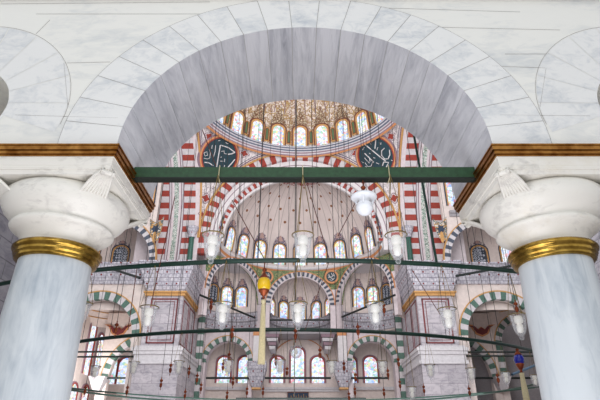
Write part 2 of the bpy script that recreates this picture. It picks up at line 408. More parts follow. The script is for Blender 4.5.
def arch_panel(mb, c, ux, half_l, half_r, r, hb, ht, t, m=0, n=24, low=None, zs=1.6):
    """wall rectangle with an arched opening; c = arch centre, heights hb/ht relative to c"""
    ux = Vector(ux).normalized(); c = Vector(c); nn = ux.cross(Vector((0, 0, 1))).normalized(); Z = Vector((0, 0, 1))
    P = lambda x, z, d=0: c+ux*x+Z*z-nn*d
    def q(a, b, d, e): mb.face([P(*a), P(*b), P(*d), P(*e)], m)
    if low is None: q((-half_l, hb), (-r, hb), (-r, ht), (-half_l, ht)); q((r, hb), (half_r, hb), (half_r, ht), (r, ht))
    else:
        for xa, xb in ((-half_l, -r), (r, half_r)):
            m_ = m; q((xa, zs), (xb, zs), (xb, ht), (xa, ht)); m = low; q((xa, hb), (xb, hb), (xb, zs), (xa, zs)); m = m_
    for i in range(n):
        x0, x1 = -r+2*r*i/n, -r+2*r*(i+1)/n; z0, z1 = sqrt(max(0, r*r-x0*x0)), sqrt(max(0, r*r-x1*x1))
        q((x0, z0), (x1, z1), (x1, ht), (x0, ht))
        mb.face([P(x0, z0, t), P(x1, z1, t), P(x1, z1), P(x0, z0)], m)
    if low is not None: m = low
    for sx in (-1, 1):
        mb.face([P(sx*r, hb), P(sx*r, 0), P(sx*r, 0, t), P(sx*r, hb, t)], m)
    if low is not None: m = low
    for sx in (-half_l, half_r):
        mb.face([P(sx, hb), P(sx, ht), P(sx, ht, t), P(sx, hb, t)], m)
    mb.face([P(-half_l, hb, t), P(half_r, hb, t), P(half_r, 0, t), P(-half_l, 0, t)], m) if hb > 0 else None

# ================================================================ LARGE STRUCTURE
FLOOR = -EYE
S(MB().box(-26, 26, -8, 56, FLOOR-0.1, FLOOR).build('floor', 'carpet'), 'wide carpeted floor of the prayer hall', 'floor')
# ---- near arcade wall
YF, YB = 4.43, 5.80
CX, HS, AI, BI, AO, BO = 0.05, 2.855, 1.97, 1.69, 2.60, 2.19
HT = 5.6
def outline_wall():
    # spandrel masonry built as strips between extrados / oculi and courses
    b = MB(); n = 0
    def ext(x):   # extrados height at x, or impost
        d = (x-CX)/AO
        return HS+BO*sqrt(1-d*d) if abs(d) < 1 else HS
    def occ(x):   # oculus half height at x
        for c in OC:
            d = x-c
            if abs(d) < OR: return c, sqrt(OR*OR-d*d)
        return None, 0
    xs = sorted(set([-7+14*i/280 for i in range(281)]))
    for x0, x1 in zip(xs[:-1], xs[1:]):
        for (y, fl) in ((YF, 1), (YB, 0)):
            def q(a0, a1, b0, b1):
                if b0-a0 < 1e-4 and b1-a1 < 1e-4: return
                p = [(x0, y, a0), (x1, y, a1), (x1, y, b1), (x0, y, b0)]
                b.face(p if fl else p[::-1], 0)
            c0, h0 = occ(x0); c1, h1 = occ(x1)
            if h0 > 0 or h1 > 0:
                q(max(HS, ext(x0)), max(HS, ext(x1)), OH-h0, OH-h1); q(OH+h0, OH+h1, HT, HT)
            else: q(ext(x0), ext(x1), HT, HT)
    for c in OC:
        N = 40
        for i in range(N):
            a, e = 2*pi*i/N, 2*pi*(i+1)/N
            b.face([(c+OR*cos(a), YF, OH+OR*sin(a)), (c+OR*cos(a), YB, OH+OR*sin(a)), (c+OR*cos(e), YB, OH+OR*sin(e)), (c+OR*cos(e), YF, OH+OR*sin(e))], 0)
    b.face([(-7, YF, HT), (7, YF, HT), (7, YB, HT), (-7, YB, HT)])
    return b
OR, OH, OC = 0.47, 3.42, (-3.68, 3.75)
wall = S(outline_wall().build('wall_arcade', 'marble'), 'white marble arcade wall over the two columns, with joints of large stone blocks')
def ell(a, bb, t): return (CX+a*cos(t), HS+bb*sin(t))
NV = 21
b = MB(); g_ = 0.0016
for k in range(NV):
    b.cb = (random.uniform(-30, 30), random.uniform(-30, 30), random.uniform(-30, 30))
    t0, t1 = pi*k/NV+g_, pi*(k+1)/NV-g_; n = 5
    for i in range(n):
        a, e = t0+(t1-t0)*i/n, t0+(t1-t0)*(i+1)/n
        ia, ie = ell(AI, BI, a), ell(AI, BI, e); oa, oe = ell(AO-.004, BO-.004, a), ell(AO-.004, BO-.004, e)
        P = lambda q, y: (q[0], y, q[1])
        b.face([P(ia, YF-.003), P(oa, YF-.003), P(oe, YF-.003), P(ie, YF-.003)], 0)
        b.face([P(ia, YB+.003), P(ie, YB+.003), P(oe, YB+.003), P(oa, YB+.003)], 0)
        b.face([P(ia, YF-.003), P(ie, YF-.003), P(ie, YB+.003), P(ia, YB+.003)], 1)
        b.face([P(oa, YF-.003), P(oa, YF+.01), P(oe, YF+.01), P(oe, YF-.003)], 0)
    for t in (t0, t1):
        i_, o_ = ell(AI, BI, t), ell(AO, BO, t); b.face([P(i_, YF), P(o_, YF), P(o_, YB), P(i_, YB)], 1)
b.cb = (0, 0, 0)
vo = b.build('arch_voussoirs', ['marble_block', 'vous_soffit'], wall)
b = MB(); n = 60
for i in range(n):
    a, e = pi*i/n, pi*(i+1)/n
    for y in (YF, YB):
        ia, ie, oa, oe = ell(AI+.006, BI+.006, a), ell(AI+.006, BI+.006, e), ell(AO+.002, BO+.002, a), ell(AO+.002, BO+.002, e)
        b.face([(ia[0], y, ia[1]), (oa[0], y, oa[1]), (oe[0], y, oe[1]), (ie[0], y, ie[1])])
    ia, ie = ell(AI+.006, BI+.006, a), ell(AI+.006, BI+.006, e)
    b.face([(ia[0], YF, ia[1]), (ie[0], YF, ie[1]), (ie[0], YB, ie[1]), (ia[0], YB, ia[1])])
b.build('arch_core', 'joint', wall)
# radial blocks round the oculi and the joint lines of the spandrel courses
b = MB()
for sgn, c in ((1, OC[0]), (-1, OC[1])):
    for k in range(18):
        b.cb = (random.uniform(-30, 30), random.uniform(-30, 30), random.uniform(-30, 30))
        t0, t1 = 2*pi*k/18+.005, 2*pi*(k+1)/18-.005
        for i in range(3):
            a, e = t0+(t1-t0)*i/3, t0+(t1-t0)*(i+1)/3
            ro = 1.13
            if min(OH+ro*sin(a), OH+ro*sin(e)) < HS+.12: ro = .5
            b.face([(c+OR*cos(a), YF-.002, OH+OR*sin(a)), (c+ro*cos(a), YF-.002, OH+ro*sin(a)), (c+ro*cos(e), YF-.002, OH+ro*sin(e)), (c+OR*cos(e), YF-.002, OH+OR*sin(e))][::-1])
b.build('oculus_blocks', 'marble_block', wall)
b = MB(); jl = lambda p, q: b.tube([(p[0], YF-.001, p[1]), (q[0], YF-.001, q[1])], 0.0032, 4)
def J(x0, y0, x1, y1):
    p, q = U(x0, y0, YF), U(x1, y1, YF); jl((p.x, p.z), (q.x, q.z))
for l_ in ((15, 115, 118, 118), (67, 63, 110, 62), (68, 107, 64, 63), (0, 4, 210, 2), (50, 20, 36, 34), (36, 14, 200, 14), (540, 107, 546, 68), (492, 66, 545, 68), (500, 115, 590, 116), (380, 8, 520, 12), (505, 54, 548, 54), (425, 27, 560, 30)): J(*l_)
b.tube([(OC[0]+1.14*cos(a), YF-.001, OH+1.14*sin(a)) for a in [(-.25+i*.1) for i in range(20)]], .003, 4)
b.tube([(OC[1]-1.14*cos(a), YF-.001, OH+1.14*sin(a)) for a in [(-.25+i*.1) for i in range(20)]], .003, 4)
b.tube([(CX+AO*cos(a), YF-.001, HS+BO*sin(a)) for a in [(0.1+i*.049) for i in range(61)]], .003, 4)
b.build('stone_joints', 'joint', wall)
b = MB(); b.box(-7, 7, YF-.06, YF, 4.99, 5.1).box(-7, 7, YF-.12, YF, 5.1, 5.25); b.build('string_course', 'marble', wall)
# impost mouldings (gilded) round each pier head
def impost(mb, x0, x1, h0, steps):
    for (z0, z1, pr) in steps: mb.box(x0-pr, x1+pr, YF-pr, YB+pr, h0+z0, h0+z1)
PX = (-2.64, 2.75)
for k, cx in enumerate(PX):
    b = MB(); e = .71
    impost(b, cx-e, cx+e, 2.735, ((.0, .018, .012), (.018, .052, .028), (.052, .06, .02), (.06, .11, .042), (.11, .125, .052)))
    S(b.build('trim_%d' % (k+1), 'gold'), 'gilded cornice moulding above the %s marble column' % ('left', 'right')[k], 'moulding', 'gilded impost mouldings')
# wall beyond the left column and the neighbouring aisle
S(MB().box(-9.5, -6.2, 5.0, 13, FLOOR, 12).build('wall_left', 'ashlar'), 'grey ashlar wall beyond the left column')
S(MB().box(8.5, 9.5, 5.0, 13, FLOOR, 12).build('wall_right', 'ashlar'), 'grey ashlar wall beyond the right column')

# ---- great dome
A, YC, H0 = 9.2, 32.8, 17.3
RD, HR = 8.6, 26.75
FA0, FA1 = radians(-15), radians(195)
b = MB()
def domep(u, v):
    t = FA0+(FA1-FA0)*u; ph = v*pi/2
    return (RD*cos(ph)*cos(t), YC+RD*cos(ph)*sin(t), HR+RD*1.02*sin(ph))
b.grid(domep, 96, 28, lambda i, j: 0 if j < 16 else 1)
dome = S(b.build('ceiling', ['dome_orn', 'dome_up']), 'great dome painted with gold and red arabesques', 'ceiling')
b = MB()   # drum cornice
prof = [(9.22, -.95, ), (9.05, -.85), (9.0, -.72), (8.98, -.6), (8.86, -.5), (8.84, -.38), (8.7, -.3), (8.66, -.18), (8.52, -.12), (8.48, -.02), (8.5, .05), (8.62, .06)]
b.lathe([(r_, z_*.87-.14) for r_, z_ in prof], (0, YC, HR), 96, 0, FA0, FA1, mf=lambda i, j: [1, 2, 0, 2, 0, 3, 0, 3, 0, 3, 0][j])
b.build('drum_cornice', ['lgrey', 'tan', 'mauve', 'slateblue'], dome)
names = ['centre', 'first', 'second', 'third', 'fourth', 'fifth', 'sixth']
def side_label(k): return 'centre' if k == 0 else '%s to the %s of centre' % (names[abs(k)], 'left' if k < 0 else 'right')
for k in range(-5, 6):
    az = radians(15*k); ph = radians(1.2)
    d = Vector((sin(az), cos(az), 0)); p = Vector((0, YC, HR))+d*RD*cos(ph)+Vector((0, 0, RD*sin(ph)-.3))
    n = -(d*cos(radians(10))+Vector((0, 0, sin(radians(10))))); p = p-d*0.12
    window(p, n, 1.08, 2.0, 'goldline', 'glass_w', 1.9, .28, 'stained glass window at the foot of the great dome, '+side_label(k), 'dome foot windows', crown_m='goldline', inner_m='rodbrown')
# gold panels between the dome windows
b = MB()
for k in range(-6, 6):
    az = radians(15*k+7.5); d = Vector((sin(az), cos(az), 0)); n = -(d*cos(radians(9))+Vector((0, 0, sin(radians(9)))))
    up = (Vector((0, 0, 1))-n*n.z).normalized(); ux = up.cross(n).normalized(); p = Vector((0, YC, HR))+d*(RD-.1)
    for wd, ht, off, mm in ((.5, 1.5, 0, 0), (.34, 1.3, .012, 1), (.18, 1.1, .024, 2)):
        b.poly(archpts(wd, ht, 6), p+up*(.1+(1.5-ht)/2)-n*(.03-off), ux, up, .05, mm)
b.build('painted_panels', ['goldline', 'rodbrown', 'olive'], dome)
b = MB()
for k in range(-12, 12):
    az = radians(7.5*k+3.75); d = Vector((sin(az), cos(az), 0))
    pts = [Vector((0, YC, HR))+d*(RD-.05)*cos(ph)+Vector((0, 0, (RD*1.02-.05)*sin(ph))) for ph in [radians(22+6*i) for i in range(11)]]
    b.tube(pts, .035, 4)
b.build('painted_ribs', 'mauve', dome)
# ---- pendentives
RP = A*sqrt(2)
def pend(side):
    def fn(u, v):
        z = A*v*0.985; rho = sqrt(RP*RP-z*z); f0 = acos(min(1, A/rho)); f = f0+(pi/2-2*f0)*u
        return (side*rho*cos(f), YC+rho*sin(f), H0+z)
    b = MB().grid(fn, 40, 28, 0); return b, fn
for k, sd in enumerate((-1, 1)):
    b, fn = pend(sd)
    o = S(b.build('pendentive', 'pend'), 'painted pendentive under the great dome on the %s' % ('left', 'right')[k], 'vault', 'pendentives of the great dome')
    # red lozenges
    c = MB()
    for (u, v, s_) in ((.5, .42, .42), (.24, .93, .36), (.76, .93, .36), (.5, .88, 0), (.5, .25, .26), (.12, .985, .2), (.88, .985, .2)):
        if not s_: continue
        p = Vector(fn(u, v)); n = (Vector((0, YC, H0))-p).normalized(); up = (Vector((0, 0, 1))-n*n.z).normalized(); ux = up.cross(n).normalized()
        for sc_, mm, off in ((1.35, 0, .03), (1.1, 2, .04), (.9, 1, .05)):
            pts = [(s_*sc_*cos(a)*(1+.22*cos(4*a)), s_*sc_*.8*sin(a)*(1+.22*cos(4*a))) for a in [2*pi*i/24 for i in range(24)]]
            c.poly(pts, p+n*off, ux, up, .03, mm)
    c.build('red_medallions', ['mauve', 'red', 'white'], o)
    # gold edge mouldings
    c = MB()
    for u in (0.0, 1.0): c.tube([Vector(fn(abs(u-.012), i/20))+(Vector((0, YC, H0))-Vector(fn(u, i/20))).normalized()*.05 for i in range(21)], .10, 6)
    c.build('gilded_edges', 'goldline', o)
# ---- far great arch
YA = YC+A
b = MB(); arch_ring(b, (0, YA, H0), (1, 0, 0), 8.35, 9.18, .5, 51, (0, 1), sub=2)
arch_ring(b, (0, YA-.05, H0), (1, 0, 0), 9.18, 9.34, .2, 60, (2,), sub=1)
def ellring(mb, y, ain, bin_, aout, bout, t, n, mats, sub=1):
    N = n*sub; E = lambda a_, b_: [(a_*cos(pi*i/N), b_*sin(pi*i/N)) for i in range(N+1)]
    mb.ringband(E(ain, bin_), E(aout, bout), (0, y, H0), (1, 0, 0), (0, 0, 1), t, mf=lambda i: mats[(i//sub) % len(mats)])
ellring(b, YA+.4, 7.65, 7.35, 8.4, 8.4, .5, 60, (3,))
ellring(b, YA+.36, 8.0, 7.8, 8.06, 7.86, .1, 60, (4,))
ellring(b, YA+.75, 7.28, 6.85, 7.7, 7.4, .3, 75, (0, 1))
ellring(b, YA+.9, 7.1, 6.6, 7.3, 6.9, .3, 60, (3,))
for sx in (-1, 1):
    for i in range(3):
        z = H0-.5*(i+1); b.box(min(sx*8.35, sx*9.18), max(sx*8.35, sx*9.18), YA, YA+.6, z, z+.5, i % 2)
    b.box(min(sx*7.6, sx*8.35), max(sx*7.6, sx*8.35), YA+.4, YA+1, H0-1.0, H0, 3)
S(b.build('great_arch', ['red', 'vwhite', 'goldline', 'white', 'mauve']), 'red and white striped great arch spanning in front of the far semi-dome', 'arch')
# ---- side great arches, seen as striped soffits
for k, sx in enumerate((-1, 1)):
    b = MB(); T0, T1 = 0, radians(90); NB = 26; hb = 13.6
    path = [(YA, hb+(H0-hb)*i/7) for i in range(7)]+[(YC+A*cos(T1*i/NB), H0+A*sin(T1*i/NB)) for i in range(NB+1)]
    path2 = []
    for i in range(len(path)-1):
        path2.append(path[i])
    path2.append(path[-1])
    cols = [(9.2, 9.65, lambda i: 5), (9.65, 10.75, lambda i: i % 2), (10.75, 10.95, lambda i: 3), (10.95, 11.2, lambda i: 5), (11.2, 11.6, lambda i: 4), (11.6, 11.85, lambda i: 5), (11.85, 12.05, lambda i: 3), (12.05, 13.2, lambda i: (i) % 2), (13.2, 14.8, lambda i: 5)]
    for x0, x1, mf in cols:
        for i in range(len(path2)-1):
            (ya, za), (yb, zb) = path2[i], path2[i+1]
            pts = [(sx*x0, ya, za), (sx*x1, ya, za), (sx*x1, yb, zb), (sx*x0, yb, zb)]
            b.face(pts if sx > 0 else pts[::-1], mf(i))
    for x in (10.75, 10.95, 11.85, 12.05):
        b.tube([(sx*x, y-.02, z-.02) for y, z in path2], .035, 4, 2)
    # outer face and body above
    for i in range(len(path2)-1):
        (ya, za), (yb, zb) = path2[i], path2[i+1]
        b.face([(sx*13.2, ya, za), (sx*13.2, ya, 30), (sx*13.2, yb, 30), (sx*13.2, yb, zb)], 3)
    S(b.build('great_arch', ['red', 'vwhite', 'mauve', 'lgrey', 'strip', 'pinkish']), 'red and white striped side arch with a painted centre strip, %s of the nave' % ('left', 'right')[k], 'arch')
    # lozenge medallions on the strip
    # ---- pier
    x0, x1 = 9.4, 12.3
    lo, hi = (min(sx*x0, sx*x1), max(sx*x0, sx*x1))
    pr = thing('pier', (sx*10.85, 42, FLOOR), 'huge grey marble pier with maroon framed panels, %s of the centre' % ('left', 'right')[k], 'pier', 'grey marble piers', 'structure')
    b = MB(); b.box(lo, hi, 39.5, 46, FLOOR, 11.3); b.box(lo-.25, hi+.25, 39.25, 46, FLOOR, 5.9)
    b.build('pier_shaft', 'pier', pr)
    b = MB()
    for z0, z1, p_ in ((5.9, 6.15, .4), (6.15, 6.6, .3), (6.6, 6.85, .42), (6.85, 7.1, .5), (7.1, 7.25, .3)): b.box(lo-p_, hi+p_, 39.5-p_, 46, z0, z1)
    b.build('base_moulding', 'lgrey', pr)
    b = MB(); b.box(lo-.16, hi+.16, 39.34, 46, 11.2, 11.42).box(lo-.28, hi+.28, 39.22, 46, 11.42, 11.55); b.build('gilded_band', 'goldline', pr)
    b = MB()
    for i in range(4):
        p_ = .05+.2*i; z = 11.55+.6*i
        b.frus(lo-p_, hi+p_, 39.5-p_, 46, z, lo-p_-.2, hi+p_+.2, 39.5-p_-.2, 46, z+.5); b.box(lo-p_-.26, hi+p_+.26, 39.5-p_-.26, 46, z+.5, z+.6)
    b.build('carved_cornice', ['frieze'], pr)
    def rect(mb, xa, xb, za, zb, y, wd, axis='y', n=-1, m=0):
        for (a0, a1, c0, c1) in ((xa, xb, za, za+wd), (xa, xb, zb-wd, zb), (xa, xa+wd, za, zb), (xb-wd, xb, za, zb)):
            if axis == 'y': mb.box(a0, a1, y-.04, y+.02, c0, c1, m)
            else: mb.box(y-.03, y+.03, a0, a1, c0, c1, m)
    b = MB(); rect(b, lo+.35, hi-.35, 7.45, 11.0, 39.5, .11); rect(b, lo+.62, hi-.62, 7.7, 10.75, 39.5, .04)
    xi = sx*9.4; rect(b, 39.9, 41.9, 7.45, 11.0, xi, .11, 'x'); rect(b, 42.3, 44.6, 7.45, 11.0, xi, .11, 'x')
    b.build('maroon_panels', 'darkred', pr)
    # green colonnette at the inner corner
    c = thing('colonnette', (sx*9.75, 41.75, 14.1), 'dark green marble colonnette on the cornice of the %s pier' % ('left', 'right')[k], 'column', 'green corner colonnettes')
    MB().lathe([(.24, .3), (.25, .9), (.22, 3.1)], (sx*9.75, 41.75, 14.1), 14).build('shaft', 'dgreen', c)
    MB().lathe([(.26, 3.1), (.36, 3.2), (.3, 3.35), (.5, 3.8), (.58, 4.1), (0.01, 4.1)], (sx*9.75, 41.75, 14.1), 14).build('carved_capital', 'frieze', c)
    MB().lathe([(.01, 0), (.4, 0), (.4, .12), (.32, .2), (.27, .3)], (sx*9.75, 41.75, 14.1), 14).build('base', 'lgrey', c)
# ================================================================ FAR HALF OF THE HALL
YS, RS = 42.75, 7.6
b = MB(); b.grid(lambda u, v: (RS*cos(v*pi/2)*cos(pi*u), YS+RS*cos(v*pi/2)*sin(pi*u), H0+RS*1.05*sin(v*pi/2)), 72, 30, 0)
sd = S(b.build('ceiling', 'semi'), 'pale far semi-dome with a low row of stained glass windows', 'ceiling')
b = MB(); b.lathe([(7.6, -.75), (7.5, -.6), (7.42, -.35), (7.3, -.25), (7.28, -.05), (7.6, .05)], (0, YS, H0), 60, 0, 0, pi, mf=lambda i, j: (0, 1, 0, 2, 0)[j])
b.lathe([(7.5, -.76), (11, -.76)], (0, YS, H0), 40, 0, 0, pi)
b.build('base_cornice', ['lgrey', 'tan', 'white'], sd)
for k in range(-5, 6):
    az = radians(17.3*k); d = Vector((sin(az), cos(az), 0)); p = Vector((0, YS, H0+.25))+d*(RS-.1)
    n = -(d*cos(radians(9))+Vector((0, 0, sin(radians(9)))))
    window(p, n, 1.15, 2.1, 'goldline', 'glass_w', 1.6, .2, 'stained glass window of the far semi-dome, '+side_label(k), 'semi-dome windows')
def quarter(mb, c, dirdeg, r, h0, hb, m=0, mw=0, ns=28, rv=None):
    rv = rv or r
    a0 = radians(90-dirdeg)-pi/2
    P = lambda t, z, rr: (c[0]+rr*cos(a0+pi*t), c[1]+rr*sin(a0+pi*t), z)
    mb.grid(lambda u, v: P(u, h0+rv*sin(v*pi/2), r*cos(v*pi/2)), ns, 12, m)
    mb.grid(lambda u, v: P(u, hb+(h0-hb)*v, r), ns, 2, mw)
def exedra(c, dirdeg, r, h0, hb, wins, where, fr=(10.75, 12.35), rv=2.0):
    b = MB(); quarter(b, c, dirdeg, r, h0, hb, 0, 0, rv=rv)
    ex = S(b.build('exedra', ['cream']), 'small half-dome niche with stained windows, '+where, 'niche', 'half-dome niches')
    if fr:
        a0 = radians(90-dirdeg)-pi/2; f = MB(); hh = fr[1]-fr[0]
        f.lathe([(r, 0), (r-.12, .05), (r-.2, hh*.45), (r-.36, hh*.5), (r-.42, hh*.9), (r-.5, hh), (r, hh+.02)], (c[0], c[1], fr[0]), 36, 0, a0, a0+pi)
        f.build('carved_frieze', 'frieze', ex)
        f = MB(); 
        for z_, rr in ((hh*1.0, .5), (hh*.5, .36), (0.0, .1)):
            f.tube([(c[0]+(r-rr)*cos(a0+pi*i/36), c[1]+(r-rr)*sin(a0+pi*i/36), fr[0]+z_) for i in range(37)], .05, 4)
        f.build('string_moulding', 'grey', ex)
    f = MB()
    for k in range(-7, 8):
        az = radians(dirdeg+k*11+5); d = Vector((sin(az), cos(az), 0))
        f.tube([Vector((c[0], c[1], h0))+d*(r-.03)*cos(q)+Vector((0, 0, (rv-.03)*sin(q))) for q in [radians(8*i) for i in range(11)]], .012, 3)
    f.build('painted_ribs', 'mauve', ex)
    for (az, hw, ht, wd, pane, crn, nm) in wins:
        a = radians(dirdeg+az); d = Vector((sin(a), cos(a), 0)); p = Vector((c[0], c[1], hw))+d*(r-.04)
        window(p, -d, wd, ht, 'goldline', pane, crn, .22, nm+' '+where, 'niche windows')
    return ex
# centre niche
b = MB(); arch_panel(b, (0, 49.5, 13.1), (1, 0, 0), 3.6, 3.6, 3.02, -2.4, 3.6, .5, 0, low=4)
arch_ring(b, (0, 49.44, 13.1), (1, 0, 0), 3.0, 3.45, .3, 44, (1, 2)); arch_ring(b, (0, 49.42, 13.1), (1, 0, 0), 3.45, 3.55, .3, 40, (3,))
arch_ring(b, (0, 49.46, 13.1), (1, 0, 0), 2.9, 3.0, .3, 40, (4,))
S(b.build('niche_arch', ['greenorn', 'black', 'vwhite', 'tan', 'pinkish']), 'black and white striped arch of the centre niche', 'arch', 'black and white niche arches')
exedra((0, 49.8), 0, 3.35, 14.45, 10.6, [(-62, 12.6, 1.5, .8, 'glass_w', 1.1, 'far left window'), (-32, 12.45, 1.75, .95, 'glass_b', 1.2, 'left window'), (0, 12.4, 1.85, 1.0, 'glass_b', 1.25, 'middle window'), (32, 12.45, 1.75, .95, 'glass_b', 1.2, 'right window'), (62, 12.6, 1.5, .8, 'glass_w', 1.1, 'far right window')], 'at the centre of the far end')
for k, sx in enumerate((-1, 1)):
    side = ('left', 'right')[k]
    p0 = Vector((-8.6, 43.5, 0)); p1 = Vector((-3.55, 49.5, 0))
    if sx > 0: p0, p1 = Vector((3.55, 49.5, 0)), Vector((8.6, 43.5, 0))
    mid = (p0+p1)/2; ux = (p1-p0).normalized(); mid.z = 13.1
    hl = (p1-p0).length/2
    b = MB(); arch_panel(b, mid, ux, hl, hl, 3.38, -2.4, 3.6, .5, 0, low=4)
    nn = ux.cross(Vector((0, 0, 1)))
    arch_ring(b, mid+nn*.06, ux, 3.36, 3.78, .3, 48, (1, 2)); arch_ring(b, mid+nn*.08, ux, 3.78, 3.88, .3, 40, (3,)); arch_ring(b, mid+nn*.04, ux, 3.26, 3.36, .3, 40, (4,))
    S(b.build('niche_arch', ['greenorn', 'black', 'vwhite', 'tan', 'pinkish']), 'black and white striped arch of the diagonal niche on the %s' % side, 'arch', 'black and white niche arches')
    az = sx*50
    # windows given as absolute azimuths from +Y, mirrored
    ws = [(sx*(5+14)-0, 0)]
    W = []
    for aa, pane, nm in ((-5, 'glass_b', 'window nearest the centre'), (19, 'glass_w', 'second window from the centre'), (43, 'glass_dark', 'dark third window'), (67, 'glass_w', 'outer window')):
        W.append((sx*aa-az, 13.1, 2.0, .98, pane, 1.35, nm))
    exedra((mid.x-nn.x*.3, mid.y-nn.y*.3), az, 3.65, 15.6, 10.6, W, 'in the diagonal niche on the %s' % side)
    # small roundel in the green spandrel
    q = U(300+sx*31.5-(2 if sx < 0 else 0), 277, 49.2)
    r = thing('calligraphy_roundel', q, 'small dark roundel with white script between the striped niche arches, %s of centre' % side, 'roundel', 'small calligraphy roundels')
    MB().lathe([(.01, 0), (.52, 0)], (0, 0, 0), 24)
    b = MB(); circ = lambda rr, n=28: [(rr*cos(2*pi*i/n), rr*sin(2*pi*i/n)) for i in range(n)]
    b.poly(circ(.56), q-Vector((0, .06, 0)), (1, 0, 0), (0, 0, 1), .1); b.build('disc', 'teal', r)
    b = MB(); b.ringband(circ(.54), circ(.72), q-Vector((0, .12, 0)), (1, 0, 0), (0, 0, 1), .2, closed=True); b.build('rim', 'tan', r)
    b = MB()
    for st in (((-.3, .3), (-.1, -.1), (.2, -.3)), ((-.35, -.1), (0, -.02), (.3, .2)), ((0, .4), (.12, .05)), ((.2, .38), (.3, 0)), ((-.2, -.3), (0, -.4), (.3, -.12)), ((-.35, .12), (-.2, 0))):
        b.tube([q+Vector((x, -.08, z)) for x, z in st], .035, 4)
    b.build('script', 'white', r)
    for (dx, dz, rr) in ((.0, .95, .0),): pass
# gallery slab under the niches and lower end wall
MBs = MB().box(-10.2, 10.2, 50.35, 53.6, 10.45, 10.7)
S(MBs.build('niche_floor', 'grey'), 'grey stone ledge below the far niches', 'ledge')
S(MB().box(-30, 30, 53.5, 54.2, FLOOR, 17).build('wall_back', 'cream'), 'pale end wall with tall stained windows')
b = MB(); b.box(-4, 4, 53.15, 53.6, 5.55, 5.75).box(-4, 4, 53.25, 53.6, 5.35, 5.55).box(-9.6, -5, 53.2, 53.6, 5.5, 5.8).box(5, 9.6, 53.2, 53.6, 5.5, 5.8)
S(b.build('trim_3', 'lgrey'), 'grey stone sill course below the end wall windows', 'moulding')
for px, top, bot, wd, nm in ((277, 357, 383, 1.25, 'left of the tall middle window'), (297.5, 348, 383, 1.35, 'tall middle window above the plaque'), (318, 357, 383, 1.25, 'right of the tall middle window'),
                       (223, 357, 383, 1.3, 'outer one in the left green arch'), (244, 357, 383, 1.25, 'inner one in the left green arch'), (350.5, 357, 383, 1.25, 'inner one in the right green arch'), (371.5, 357, 383, 1.3, 'outer one in the right green arch')):
    p = U(px, bot, 53.45); q = U(px, top, 53.45)
    window(p, (0, -1, 0), wd, q.z-p.z, 'red', 'glass_b', 0, .22, 'red framed stained window of the end wall, '+nm, 'end wall windows', inner_m='mauve')
b = MB(); b.tube([(3.15*cos(a), 53.4, 7.4+3.2*sin(a)) for a in [pi*i/30 for i in range(31)]], .05, 4)
S(b.build('trim_4', 'tan'), 'thin orange painted arch line over the middle windows', 'moulding')
